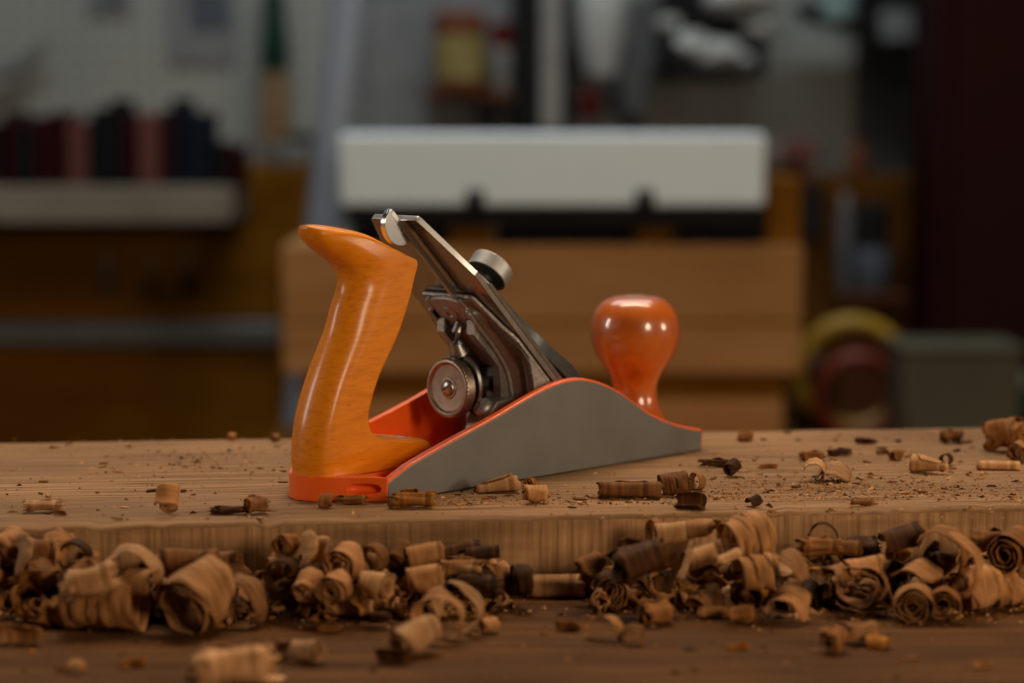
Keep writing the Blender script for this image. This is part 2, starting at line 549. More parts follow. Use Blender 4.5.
def make_tote():
    secs = [  # back (u,w), front (u,w), half thickness, back round, front round
        ((-18.9, 115.6), (-18.2, 117.2), 3.0, 3, 3),
        ((-17.6, 112.0), (-12, 117.2), 7.5, 8, 8),
        ((-14.5, 108.2), (-2, 115.7), 9.5, 11, 5),
        ((-8.0, 103.8), (11, 112.7), 11.0, 14, 4),
        ((-1.2, 99.4), (22.4, 107.2), 11.8, 16, 2.5),
        ((2.0, 95.6), (33.2, 102.4), 12, 17, 2),
        ((3.0, 92.2), (38.0, 99.8), 12, 17, 2),
        ((2.3, 87.9), (36.3, 93.5), 12, 17, 2.2),
        ((-0.6, 81.8), (33.4, 84.5), 12, 16, 2.2),
        ((-4.4, 71.0), (27.4, 70.5), 12, 14, 2.2),
        ((-8.9, 62.0), (21.9, 61.5), 12, 12.5, 2.2),
        ((-13.2, 53.0), (16.2, 53.0), 12, 11, 2.2),
        ((-16.9, 44.0), (11.8, 44.0), 12, 10, 2.2),
        ((-20.1, 34.0), (9.0, 35.2), 12, 9.5, 2.2),
        ((-21.3, 28.5), (9.6, 29.5), 12, 9.5, 2.2),
        ((-22.0, 24.0), (12.8, 25.4), 12, 9.5, 2.5),
        ((-22.4, 20.0), (22.6, 23.3), 12, 9.5, 4),
        ((-22.7, 16.0), (38.4, 21.0), 12, 9.5, 7),
        ((-22.2, 12.6), (48.6, 18.2), 11.5, 9.5, 9),
        ((-22.2, 9.6), (52.0, 9.6), 11.5, 9.5, 9),
    ]
    Bs = catmull([Vector((s[0][0], s[0][1], 0)) for s in secs], 4)
    Fs = catmull([Vector((s[1][0], s[1][1], 0)) for s in secs], 4)
    Qs = catmull([Vector(s[2:]) for s in secs], 4)
    g = lambda x: math.sqrt(max(0, 1 - (1 - min(x, 1)) ** 2))
    NC = 30
    bm = bmesh.new()
    loops = []
    for Bp, Fp, Q in zip(Bs, Fs, Qs):
        L = (Fp - Bp).length
        near, far = [], []
        for k in range(NC + 1):
            c = 0.5 - 0.5 * math.cos(PI * k / NC)
            c = c ** 1.25 if c < 1 else 1
            p = Bp.lerp(Fp, c)
            rb, rf = min(Q.y, L * 0.55), min(Q.z, L * 0.45)
            h = Q.x * g(c * L / rb) * (0.15 + 0.85 * g((1 - c) * L / rf) if k < NC else 0.0)
            near.append(Vector((p.x, -h, p.y)) * mm)
            if 0 < k < NC:
                far.append(Vector((p.x, h, p.y)) * mm)
        loops.append([bm.verts.new(v) for v in near + far[::-1]])
    n = len(loops[0])
    for a, b2 in zip(loops, loops[1:]):
        for i in range(n):
            bm.faces.new((a[i], a[(i + 1) % n], b2[(i + 1) % n], b2[i]))
    bm.faces.new(loops[0])
    bm.faces.new(loops[-1][::-1])
    o = link('handle', bm, M['tote'], hp, angle=50)
    sub = bmesh.new()
    lathe(sub, [(3.2 * mm, -0.5 * mm), (3.2 * mm, 0.35 * mm), (2.6 * mm, 0.6 * mm)], (37 * mm, 0, 20.9 * mm), (0.15, 0, 1), 24)
    link('screw', sub, M['bright'], o)
    return o


make_tote()

b = bmesh.new()
kp = [(16.2, 8.0), (16.4, 10), (15.6, 13), (14.4, 16), (12.6, 19.5), (11.4, 23), (10.8, 26.5), (10.9, 30), (11.8, 33.5), (13.6, 37), (16.2, 41), (18.7, 45), (20.6, 49.5), (21.8, 54), (22.1, 57.5), (21.8, 61), (20.8, 64.8), (19.0, 68.2), (16.4, 71.2), (13.2, 73.2), (9.5, 74.3), (6.0, 74.7), (5.0, 74.5)]
kp = [(p.x * mm, p.y * mm) for p in catmull([Vector((a, c, 0)) for a, c in kp], 3)]
lathe(b, kp, (193 * mm, 0, 0), (0, 0, 1), 72)
kn = link('knob', b, M['knob'], hp)
b = bmesh.new()
lathe(b, [(4.7 * mm, 73.6 * mm), (4.7 * mm, 74.55 * mm), (4.2 * mm, 74.7 * mm)], (193 * mm, 0, 0), (0, 0, 1), 28)
link('screw', b, M['wheel'], kn)

# iron plane frame: s up along the iron, n off its underside towards the handle
BA = R(45.43)
UM = 148.6
ca, sa = math.cos(BA), math.sin(BA)


def SNV(s, v, n):
    return Vector(((UM - s * ca - n * sa), v, (s * sa - n * ca))) * mm


def slope_prism(bm, pts, n0, n1, mi=0):        # outline in (s, v)
    return prism(bm, pts, 'z', n0, n1, mi, fn=lambda p, q, a: SNV(p, q, a))


def side_prism(bm, pts, v0, v1, mi=0):         # outline in (u, w)
    return prism(bm, pts, 'y', v0, v1, mi, fn=lambda p, q, a: Vector((p, a, q)) * mm)


# blade: underside dark mirror, edges painted bright or dull by how they face the light
b = bmesh.new()
ol = [(4, -26.2), (130.5, -26.2), (163.8, -15.4), (165.3, -14.2), (165.3, 14.2), (163.8, 15.4), (130.5, 26.2), (4, 26.2)]
slope_prism(b, ol, 0, -3.0)
bl = link('blade', b, [M['blade'], M['edge'], M['bladeside']], hp, bevel=0.0003)
for p in bl.data.polygons:
    if len(p.vertices) == 4:
        p.material_index = 2 if abs(p.normal.y) > 0.99 else 1
# chip breaker with its curled lower end
b = bmesh.new()
cp = [(6, -3.2), (10, -6.5), (18, -8.0), (26, -6.8), (34, -5.2), (118, -5.2), (120, -5.2), (120, -3.1), (34, -3.1), (26, -4.6), (18, -5.6), (11, -4.6), (8, -3.1)]
prism(b, cp, 'y', -26, 26, fn=lambda p, q, a: SNV(p, a, q))
link('chip_breaker', b, M['bladeside'], hp, bevel=0.0002)  # takes the darkened side steel, shade painted in as on the blade


# lever cap: narrow round head, flaring to a wide humped nose
def make_cap():
    hw = [(126.5, 4), (125, 8), (122, 10.5), (116, 12), (108, 13.5), (98, 17), (88, 21), (78, 24), (66, 24.6), (54, 24.6), (46, 24.4), (42, 24)]
    tp = [(126.5, -9.5), (125, -10.4), (122, -11.4), (116, -12.4), (108, -12.6), (98, -11.4), (88, -10.3), (78, -10.2), (66, -12.2), (54, -14.6), (46, -15.2), (42, -14.8)]
    lo = [(126.5, -7.5), (125, -7), (122, -6.6), (116, -6), (108, -5.6), (98, -5.4), (88, -5.4), (78, -5.6), (66, -6.4), (54, -8.0), (46, -9.2), (42, -10)]
    hwp = catmull([Vector((a, c, 0)) for a, c in hw], 3)
    tpp = catmull([Vector((a, c, 0)) for a, c in tp], 3)
    lop = catmull([Vector((a, c, 0)) for a, c in lo], 3)
    bm = bmesh.new()
    loops = []
    NV = 14
    for h_, t_, l_ in zip(hwp, tpp, lop):
        s, h, t, lw = h_.x, h_.y, t_.y, l_.y
        loop = []
        for k in range(NV + 1):
            f = -1 + 2 * k / NV
            crown = 1.2 * (1 - abs(f) ** 2.4)
            loop.append(bm.verts.new(SNV(s, f * h, t - crown)))
        for k in range(NV, -1, -1):
            f = -1 + 2 * k / NV
            loop.append(bm.verts.new(SNV(s, f * h * 0.995, lw)))
        loops.append(loop)
    n = len(loops[0])
    for k, (a, b2) in enumerate(zip(loops, loops[1:])):
        for i in range(n):
            f = bm.faces.new((a[i], a[(i + 1) % n], b2[(i + 1) % n], b2[i]))
            f.material_index = 1 if i in (NV, n - 1) else 0
    bm.faces.new(loops[0]); bm.faces.new(loops[-1][::-1])
    return link('lever_cap', bm, [M['blackcap'], M['capside']], hp, bevel=0.0005, angle=45)


capo = make_cap()
# knurled clamping screw through the cap
b = bmesh.new()
axn = (SNV(0, 0, -1) - SNV(0, 0, 0)).normalized()
o0 = SNV(105.2, 0, 0)
hd = [(4.0, 12.0), (4.0, 20.2), (6.5, 20.4), (9.3, 20.8), (10.0, 21.3)]
hd += [(10.15, 21.5 + k * 0.55) for k in range(13)]
hd += [(9.8, 28.6), (8.8, 28.9), (7.5, 28.7), (3, 28.6)]
lathe(b, [(r_ * mm, a_ * mm) for r_, a_ in hd], o0, axn, 76, knurl=(5, 17, 0.26 * mm))
for f in b.faces:
    c = (f.calc_center_median() - o0).dot(axn)
    if c < 21.2 * mm:
        f.material_index = 1
link('clamp_screw', b, [M['knurl'], M['dark']], capo, angle=4)

RIDGE = [(67.3, 74.0), (73.6, 67.3), (83.1, 57.5), (90.8, 46.8), (94.0, 34.6), (96.0, 22)]
# frog
fr_ = bmesh.new()
# wide bed plate under the iron, narrowing to the top
slope_prism(fr_, [(12, -25.5), (88, -25.5), (93, -24.5), (97, -22.6), (116, -17.4), (118, -15.9), (118, 15.9), (116, 17.4), (97, 22.6), (93, 24.5), (88, 25.5), (12, 25.5)], 0.1, 2.6)
# thicker centre web
slope_prism(fr_, [(40, -10.5), (113, -10.5), (117.2, -9.5), (118.6, -5), (119, 0), (118.6, 5), (117.2, 9.5), (113, 10.5), (40, 10.5)], 2.4, 5.2)
frog = link('frog', fr_, M['cast'], hp, bevel=0.0009, seg=3)


def child(name, bm, m, bevel=0.0006, parent=None, **k):
    return link(name, bm, m, parent or frog, bevel=bevel, **k)


for s in (-1, 1):
    # outer side wing
    b = bmesh.new()
    wing = [(88.5, 61.0), (91.4, 57.5), (93.6, 52), (95.2, 46), (96.2, 40), (96.8, 30), (97.2, 20), (97.5, 9.2), (137.2, 9.2), (88.9, 58.0 + 0)]
    wing = [(88.6, 58.6), (91.2, 55), (93.3, 50), (95.0, 44), (96.0, 38), (96.7, 30), (97.2, 20), (97.5, 9.2), (137.4, 9.2), (91.5, 55.8), (87.6, 59.8)]
    wing = [(86.0, 60.3), (88.8, 58.6), (91.4, 54.8), (93.4, 50), (95.0, 44), (96.0, 38), (96.7, 30), (97.2, 20), (97.5, 9.2), (138.3, 9.2)]
    side_prism(b, wing, s * 25.4, s * 20.5)
    child('wing', b, M['cast'])
    # pillar wall holding the yoke
    b = bmesh.new()
    wall = [(70.6, 71.4), (70.4, 65), (78.5, 57.2), (86.4, 49.0), (87.4, 43), (87.7, 36.0), (88.6, 28), (89.7, 9.2), (126, 9.2), (126, 18), (76, 70)]
    side_prism(b, wall, s * 12.2, s * 7.4)
    po = child('pillar_wall', b, M['cast'], 0)
    cb = bmesh.new()
    lathe(cb, [(1.15 * mm, -20 * mm), (1.15 * mm, 20 * mm)], (79.6 * mm, 0, 61.2 * mm), (0, 1, 0), 16)
    cu = link('cutter', cb, M['dark'], hp, smooth=False)
    cut(po, cu)
    bv = po.modifiers.new('bevel', 'BEVEL'); bv.width = 0.0006; bv.segments = 2; bv.limit_method = 'ANGLE'; bv.angle_limit = R(40)
# rounded shoulder ridge beside the web on each side, and the concave sheet from it out to the wing
for s in (-1, 1):
    ra = [SNV(117.5, s * 10.4, 4.2), SNV(112, s * 11.0, 4.4)] + [Vector((u, s * 12.9, w)) * mm for u, w in RIDGE] + [Vector((96.5, s * 13.2, 9.2)) * mm]
    pp = catmull(ra, 5)
    b = bmesh.new()
    tube(b, pp, 1.15 * mm, 10)
    child('ridge', b, M['cast'], 0)
    rb_ = [SNV(116.5, s * 16.5, 2.0), SNV(108, s * 19.0, 2.2)] + [SNV(97, s * 22.3, 2.6), Vector((89.5, s * 21.5, 57.6)) * mm, Vector((93.4, s * 21.5, 50)) * mm, Vector((95.6, s * 21.5, 40)) * mm, Vector((96.8, s * 21.5, 26)) * mm, Vector((97.5, s * 21.5, 9.2)) * mm]
    qq = catmull(rb_, 5)
    n_ = 36
    pick = lambda L_, t_: L_[min(len(L_) - 2, int(t_ * (len(L_) - 1)))].lerp(L_[min(len(L_) - 1, int(t_ * (len(L_) - 1)) + 1)], t_ * (len(L_) - 1) - min(len(L_) - 2, int(t_ * (len(L_) - 1))))
    b = bmesh.new()
    rows = []
    inw = (SNV(0, 0, -1) - SNV(0, 0, 0)) * 1.0
    for i in range(n_ + 1):
        t_ = i / n_
        A_, B_ = pick(pp, t_), pick(qq, t_)
        rows.append([b.verts.new(A_.lerp(B_, f / 8) + inw * (2.6 * math.sin(PI * f / 8)) * min(1, t_ * 4)) for f in range(9)])
    for r0_, r1_ in zip(rows, rows[1:]):
        for f in range(8):
            b.faces.new((r0_[f], r0_[f + 1], r1_[f + 1], r1_[f]))
    o = child('web_sheet', b, M['webs'], 0, angle=80)
    md = o.modifiers.new('thickness', 'SOLIDIFY'); md.thickness = 0.0008; md.offset = 0
# boss of the lateral lever rivet
b = bmesh.new()
rv = SNV(109, 1, 5.2)
lathe(b, [(4.6 * mm, -1 * mm), (4.6 * mm, 0.2 * mm), (4.0 * mm, 0.7 * mm), (1.8 * mm, 0.7 * mm), (1.4 * mm, 0.1 * mm), (0.4 * mm, 0.1 * mm)], rv, -axn, 32)
child('rivet', b, M['cast'], 0)
# lateral adjustment lever with its finger disc
b = bmesh.new()
slope_prism(b, [(100, -8.4), (120, -8.2), (148, -8.0), (168, -7.8), (173, -7.6), (173.6, -6.8), (173, -6.0), (168, -5.9), (150, -5.9), (120, -6.1), (100, -6.3)], 1.4, 4.0)
lev = child('lateral_lever', b, M['steel'], 0.0003)
b = bmesh.new()
pts = [(174.2, 1.6), (174.6, 4.2)] + [(165.6 + 8.9 * math.cos(t), 4.4 + 7.6 * math.sin(t)) for t in [PI * k / 18 for k in range(19)]] + [(156.7, 1.6)]
prism(b, [(p, q) for p, q in pts], 'y', -7.6, -4.6, fn=lambda p, q, a: SNV(p, a, q))
link('finger_disc', b, M['bright'], lev, bevel=0.0006, seg=3)
# yoke with its forked ring, shaft and collars
b = bmesh.new()
bmesh_pts = [Vector((73.5, 0, 69)) * mm, Vector((71.5, 0, 65)) * mm, Vector((71.0, 0, 60)) * mm, Vector((73.2, 0, 55.5)) * mm]
tube(b, bmesh_pts, [2.6 * mm, 2.8 * mm, 3.4 * mm, 4.8 * mm], 12)
yo = (73.6 * mm, 0, 42.0 * mm)
lathe(b, [(8.6 * mm, -1.2 * mm), (13.6 * mm, -1.2 * mm), (14.0 * mm, 0), (13.6 * mm, 1.2 * mm), (8.6 * mm, 1.2 * mm), (8.6 * mm, -1.2 * mm)], yo, (1, 0, 0.08), 48, close=False)
child('yoke', b, M['steel'], 0)
b = bmesh.new()
lathe(b, [(3.6 * mm, 0), (3.6 * mm, 24 * mm)], (72 * mm, 0, 40.2 * mm), (1, 0, 0), 24)
lathe(b, [(7.0 * mm, 0), (7.6 * mm, 0.6 * mm), (7.6 * mm, 3.6 * mm), (7.0 * mm, 4.2 * mm)], (76.5 * mm, 0, 40.2 * mm), (1, 0, 0), 36)
child('shaft', b, M['steel'], 0)
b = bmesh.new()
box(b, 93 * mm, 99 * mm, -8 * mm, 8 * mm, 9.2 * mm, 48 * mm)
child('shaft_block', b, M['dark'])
# adjusting wheel
b = bmesh.new()
wp = [(0.5, 1.4), (8, 1.3), (10.6, 1.1), (11.3, 0.3), (12.0, -0.1), (12.9, 0.0), (13.4, 0.5)]
wp += [(13.55, 0.8 + 0.42 * k) for k in range(11)]
wp += [(13.2, 5.6), (12.4, 6.0), (4, 6.0)]
wo = Vector((64.8, 0, 40.2)) * mm
lathe(b, [(r_ * mm, a_ * mm) for r_, a_ in wp], wo, (1, 0, -0.02), 96, knurl=(7, 17, 0.2 * mm))
wh = child('adjusting_wheel', b, M['wheel'], 0, angle=4)


def slotted_screw(org, axis, r, hgt, parent, m, ang):
    bm = bmesh.new()
    prof = [(r * 0.99, -1.0), (r, 0.0)] + [(r * math.cos(t), hgt * math.sin(t)) for t in [PI / 2 * k / 8 for k in range(1, 8)]] + [(0.1, hgt)]
    lathe(bm, [(a_ * mm, c_ * mm) for a_, c_ in prof], org, axis, 36)
    o = link('slotted_screw', bm, m, parent)
    cb = bmesh.new()
    box(cb, -r * 1.5 * mm, r * 1.5 * mm, -0.6 * mm, 0.6 * mm, (hgt * 0.35) * mm, (hgt + 3) * mm)
    q = Vector(axis).normalized().to_track_quat('Z', 'Y').to_matrix().to_4x4() @ Matrix.Rotation(R(ang), 4, 'Z')
    bmesh.ops.transform(cb, matrix=Matrix.Translation(org) @ q, verts=cb.verts[:])
    cu = link('cutter', cb, M['dark'], hp, smooth=False)
    cut(o, cu)
    return o


slotted_screw(wo + Vector((1.0 * mm, 0, 0)), (-1, 0, 0.02), 3.9, 2.0, wh, M['steel'], 35)
b = bmesh.new()
lathe(b, [(5.0 * mm, 0), (4.8 * mm, 0.5 * mm), (3.4 * mm, 0.6 * mm)], wo + Vector((1.4 * mm, 0, 0)), (-1, 0, 0.02), 32)
link('washer', b, M['wheel'], wh)
# bracket on the bed behind the frog, with its slotted screw
b = bmesh.new()
side_prism(b, [(69.5, 5), (70.5, 18), (73.5, 27.5), (80, 34.5), (90, 35.5), (92, 35), (92, 5)], -17.5, -4.5)
br = child('bracket', b, M['cast'], 0.0009, seg=3)
slotted_screw(Vector((76.4, -11.5, 31.6)) * mm, (-0.72, -0.05, 0.72), 4.6, 3.0, br, M['knurl'], 70)

# ------------------------------------------------------------------ shavings
random.seed(11)


def curl_mesh(L, r0, r1, turns, drift=0.0, cone=0.0, width=None, pleat=0.0, jag=0.06, wob=0.08, seed=0, a0=0.0, ns=None, bendy=0.0, name='wood_shaving'):
    """strip rolled round local X; all in metres. L axis length, width = strip width (default L)"""
    rg = random.Random(seed)
    width = width or L
    ns = ns or max(10, int(22 * turns) + 4)
    nw = 8
    off = Vector((rg.random() * 50, rg.random() * 50, rg.random() * 50))
    bm = bmesh.new()
    rows = []
    ph = rg.random() * 6
    for i in range(ns + 1):
        t = i / ns
        th = a0 + turns * 2 * PI * t
        rb = r0 + (r1 - r0) * t
        row = []
        taper = 1 - 0.55 * max(0, (t - 0.82) / 0.18) ** 2 - 0.4 * max(0, (0.12 - t) / 0.12) ** 2
        for k in range(nw + 1):
            f = -0.5 + k / nw
            je = jag * width * noise.noise(off + Vector((t * turns * 9, f * 2, 0))) * (abs(f) * 2) ** 3
            x = f * width * taper + je + drift * (t - 0.5)
            w_ = 1 + wob * noise.noise(off + Vector((math.cos(th) * 1.3 + t * turns * .7, math.sin(th) * 1.3, f * 1.5))) * 2
            rr = rb * w_ * (1 + cone * x / max(L, 1e-6)) + pleat * math.sin(th * 17 + ph) + pleat * 1.2 * noise.noise(off + Vector((th * 6, f, 3)))
            y = rr * math.cos(th)
            z = rr * math.sin(th) + bendy * (x * x) / max(L, 1e-6)
            row.append(bm.verts.new((x, y, z)))
        rows.append(row)
    for a, b2 in zip(rows, rows[1:]):
        for k in range(nw):
            bm.faces.new((a[k], a[k + 1], b2[k + 1], b2[k]))
    me = bpy.data.meshes.new(name)
    bm.to_mesh(me)
    bm.free()
    me.polygons.foreach_set('use_smooth', [True] * len(me.polygons))
    return me


def put(me, mat, loc, rot, label, group, name='wood_shaving', cat='wood shaving', sc=1.0, thick=0.00032):
    if not me.materials:
        me.materials.append(mat)
    o = bpy.data.objects.new(name, me)
    C.objects.link(o)
    o.location = loc
    o.rotation_euler = rot
    o.scale = (sc,) * 3
    md = o.modifiers.new('thickness', 'SOLIDIFY')
    md.thickness = thick
    md.offset = 0
    return tag(o, label, cat, group)


def lowest(me, rot, sc=1.0):
    m3 = rot.to_matrix() if hasattr(rot, 'to_matrix') else rot
    return min((m3 @ v.co).z for v in me.vertices) * sc


from mathutils import Euler


def hero(px, py, Lp, rp, yaw, tilt, kind, mat, label, surf=None, Y=None, group=None, spin=0, seed=1, **kw):
    """px,py centre in the photograph; Lp axis length and rp radius in picture pixels; surf: rests on bench/plank, Y: propped at that depth"""
    if Y is None:
        z = BT if surf == 'bench' else 0.0
        p = on_z(px, py + rp * kw.pop('foot', 0.9), z)
        Y = p.y
    c = at_y(px, py, Y)
    k = Y / FPX
    L, r = Lp * k, rp * k
    P = dict(
        roll=dict(r0=r * 0.35, r1=r, turns=2.7, pleat=r * 0.022, wob=.12, jag=.12),
        tight=dict(r0=r * 0.2, r1=r, turns=3.6, pleat=r * 0.014, wob=.1),
        tube=dict(r0=r * 0.75, r1=r, turns=2.2, wob=0.04),
        helix=dict(r0=r * 0.9, r1=r, turns=max(2.0, Lp / max(rp, 1) * 1.1), drift=L * 0.72, width=L * 0.42, pleat=r * 0.01),
        ring=dict(r0=r * 0.86, r1=r, turns=1.5, wob=0.05),
        arc=dict(r0=r * 0.94, r1=r, turns=0.55, wob=0.12, jag=.16, pleat=r * .012),
        loop=dict(r0=r * 0.7, r1=r * 1.0, turns=1.15, cone=0.5, wob=0.15),
        fan=dict(r0=r * 0.85, r1=r, turns=0.45, cone=0.9, pleat=r * 0.035),
        cone=dict(r0=r * 0.5, r1=r * 0.95, turns=2.4, cone=1.3, pleat=r * 0.02),
        flake=dict(r0=r * 1.5, r1=r * 1.7, turns=0.16, wob=0.15, jag=0.3),
        crush=dict(r0=r * 0.4, r1=r, turns=2.2, wob=0.34, jag=0.3, pleat=r * 0.03),
    )[kind]
    P = dict(P)
    P.update(kw)
    me = curl_mesh(L, seed=seed, **P)
    e = Euler((R(spin), R(-tilt), R(yaw)), 'XYZ')
    q = Matrix.Rotation(R(yaw), 3, 'Z') @ Matrix.Rotation(R(-tilt), 3, 'Y') @ Matrix.Rotation(R(spin), 3, 'X')
    e = q.to_euler()
    xs = [(q @ v.co) for v in me.vertices]
    mid = Vector([(min(v[i] for v in xs) + max(v[i] for v in xs)) / 2 for i in range(3)])
    loc = c - mid
    if surf:
        z = ZT + (BT if surf == 'bench' else 0.0)
        loc.z = z - min(v.z for v in xs) + 0.0002
    return put(me, M['shav'][mat], loc, e, label, group)


GP = 'shavings on top of the plank'
GB = 'shavings heaped on the bench'
Tn, Br, Pa, Dk, Am = 0, 1, 2, 3, 4
# on the plank top
hero(167, 503, 24, 13, 90, 62, 'arc', Tn, 'tan shaving standing upright on the plank left of the plane heel', 'plank', group=GP, seed=3, spin=20, turns=0.8)
hero(44, 507, 34, 6, 8, 0, 'crush', Pa, 'pale crumpled shaving low on the plank near its left end', 'plank', group=GP, seed=4)
hero(60, 512, 16, 4, -20, 0, 'flake', Br, 'small brown flake in front of the pale crumpled shaving at plank left', 'plank', group=GP, seed=41)
hero(230, 511, 34, 4, 5, 0, 'crush', Dk, 'long thin dark sliver on the plank between the upright curl and the plane', 'plank', group=GP, seed=5)
hero(257, 507, 22, 8, 30, 0, 'crush', Br, 'dark curled shaving at the right tip of the thin dark sliver', 'plank', group=GP, seed=6)
hero(326, 502, 14, 7, 0, 0, 'arc', Br, 'small brown curl standing against the orange heel', 'plank', group=GP, seed=7, turns=.7)
hero(352, 501, 26, 4, 0, 0, 'crush', Br, 'flat crumpled brown shaving under the pocket of the orange heel', 'plank', group=GP, seed=8)
hero(412, 500, 40, 9, 10, 0, 'crush', Am, 'shredded shaving beside the rear corner of the grey side', 'plank', group=GP, seed=9)
hero(497, 485, 44, 8, 14, 8, 'cone', Pa, 'pale ribbed fan-shaped shaving leaning at the foot of the grey side', 'plank', group=GP, seed=10, turns=1.3, cone=.8)
hero(535, 495, 24, 9, 15, -6, 'roll', Tn, 'short tan roll on the plank in front of the ribbed fan', 'plank', group=GP, seed=11)
hero(530, 484, 9, 5, 60, 0, 'crush', Br, 'tiny crumb-like curl between the ribbed fan and the short tan roll', 'plank', group=GP, seed=12)
hero(630, 491, 62, 8.5, 2, 0, 'tube', Br, 'long dark brown rolled tube lying on the plank below the grey side', 'plank', group=GP, seed=13, jag=.08, wob=.12)
hero(674, 485, 32, 11.5, 8, 4, 'helix', Br, 'striped helical curl at the right end of the long brown tube', 'plank', group=GP, seed=14)
hero(697, 482, 9, 9.5, 35, 0, 'ring', Tn, 'open ring of shaving beside the striped helical curl', 'plank', group=GP, seed=15, turns=1.1)
hero(690, 501, 30, 9, -12, 0, 'arc', Dk, 'dark boat-shaped shaving at the plank edge under the open ring', 'plank', group=GP, seed=16, spin=200, turns=.6)
hero(720, 464, 34, 4, -4, 0, 'crush', Dk, 'thin dark twisted shaving on the plank off the toe of the plane', 'plank', group=GP, seed=17)
hero(732, 470, 14, 7, 50, 20, 'ring', Dk, 'dark hooked curl beside the thin twisted shaving near the toe', 'plank', group=GP, seed=18)
hero(768, 466, 20, 3, 4, 0, 'flake', Br, 'flat brown flake between the toe and the striped crescent', 'plank', group=GP, seed=19)
hero(815, 471, 18, 11, 80, 12, 'arc', Pa, 'pale striped curl at the left of the crescent on the plank right half', 'plank', group=GP, seed=20, turns=.62, spin=10, jag=.04, pleat=.0002, wob=.03)
hero(833, 471, 26, 19, 70, 24, 'arc', Pa, 'pale striped crescent shaving arched on the right half of the plank', 'plank', group=GP, seed=21, pleat=.0004, spin=0, turns=.38, a0=.42, jag=.04, wob=.03, foot=.5)
hero(745, 437, 14, 5, 0, 0, 'crush', Br, 'small brown curl near the back edge of the plank right of the toe', 'plank', group=GP, seed=22)
hero(866, 441, 22, 4, -15, 0, 'flake', Dk, 'dark flake near the back edge of the plank above the crescent', 'plank', group=GP, seed=23)
hero(840, 453, 22, 3.5, 5, 0, 'crush', Dk, 'thin dark scrap on the plank between the dark flake and the crescent', 'plank', group=GP, seed=24)
hero(812, 457, 22, 4.5, 10, 0, 'crush', Br, 'brown crumpled scrap just left of and behind the crescent', 'plank', group=GP, seed=25)
hero(928, 466, 38, 7.5, -28, -4, 'cone', Pa, 'pale striped cone-shaped curl on the plank right half', 'plank', group=GP, seed=26, cone=-1.1, jag=.02)
hero(946, 460, 11, 6, 60, 0, 'ring', Dk, 'tiny dark ring behind the striped cone', 'plank', group=GP, seed=27)
hero(952, 437, 22, 6.5, 20, 0, 'crush', Br, 'brown crumpled curl near the back edge at the right of the plank', 'plank', group=GP, seed=28)
hero(1008, 437, 40, 17, -30, 10, 'crush', Br, 'large dark crumpled shaving at the back right of the plank', 'plank', group=GP, seed=29, turns=2.6)
hero(1018, 452, 20, 11, 60, 0, 'roll', Tn, 'small roll leaning on the large crumpled shaving at plank right', 'plank', group=GP, seed=30)
hero(998, 466, 42, 4.5, -6, 0, 'tube', Pa, 'thin pale rolled tube on the plank at the right side', 'plank', group=GP, seed=31)
hero(882, 452, 14, 3, 0, 0, 'flake', Br, 'brown flake between the crescent and the striped cone', 'plank', group=GP, seed=32)
hero(896, 456, 14, 5, 45, 0, 'crush', Br, 'little brown curl at the blunt end of the striped cone', 'plank', group=GP, seed=33)
hero(232, 437, 7, 3.5, 45, 0, 'crush', Tn, 'tiny curl at the plank back edge left of the handle', 'plank', group=GP, seed=34)
hero(275, 438, 8, 4, 45, 0, 'crush', Tn, 'tiny curl at the plank back edge close behind the handle', 'plank', group=GP, seed=35)
hero(862, 503, 20, 3, 0, 0, 'crush', Br, 'flat brown scrap at the plank front edge above the big spirals', 'plank', group=GP, seed=36)
hero(754, 500, 14, 7, 30, 10, 'arc', Dk, 'small dark curl at the plank edge above the gaping roll', 'plank', group=GP, seed=37)

# heap on the bench: named ones, left to right
hb = lambda *a, **k: hero(*a, **dict(dict(group=GB), **k))
hb(8, 545, 30, 18, 60, 20, 'roll', Tn, 'tan roll cut by the left edge of the picture at the heap top', Y=.895, seed=101)
hb(36, 558, 40, 19, 85, 66, 'arc', Pa, 'pale upright curved shaving near the left end of the heap', Y=.885, seed=102, turns=.7, spin=200)
hb(56, 548, 34, 14, 80, 50, 'arc', Tn, 'tan curved shaving behind the pale upright one at heap left', Y=.90, seed=103, turns=.7)
hb(76, 556, 14, 17, 70, 8, 'ring', Dk, 'dark ring-shaped curl left of the pale arch', Y=.897, seed=104)
hb(18, 632, 46, 14, -10, 0, 'flake', Tn, 'broad flat shaving on the bench at the lower left corner of the heap', 'bench', seed=105)
hb(25, 600, 34, 20, 30, 0, 'crush', Dk, 'dark crumpled curl low in the heap at its left end', 'bench', seed=106)
hb(60, 595, 26, 20, 70, 0, 'crush', Dk, 'dark crumpled curl low in the heap just left of the ribbed drum', 'bench', seed=107)
hb(131, 566, 30, 31, 78, 10, 'arc', Pa, 'pale arch-shaped shaving bridging above the ribbed drum', Y=.872, seed=108, turns=.56, r0=.0112, spin=-4)
hb(92, 580, 50, 17, 15, 14, 'crush', Pa, 'pale crumpled shaving lying on the ribbed drum', Y=.862, seed=109)
hb(138, 582, 34, 16, -20, 0, 'arc', Tn, 'tan folded shaving under the pale arch', Y=.865, seed=110, spin=20)
hb(104, 606, 82, 28, -10, 3, 'helix', Tn, 'large ribbed drum-shaped roll in the left half of the heap', 'bench', seed=111, wob=.12, turns=4.2, r0=.0085)
hb(195, 604, 62, 31, 58, 22, 'roll', Tn, 'large slanted tan roll with a dark mouth right of the ribbed drum', 'bench', seed=112, r0=.0066, wob=.14, cone=-.25)
hb(190, 562, 56, 15, 5, 0, 'roll', Br, 'brown roll with a dark hollow on top of the large slanted roll', Y=.885, seed=113)
hb(222, 565, 34, 15, -30, 6, 'tube', Tn, 'tan tube behind the large slanted roll', Y=.89, seed=114)
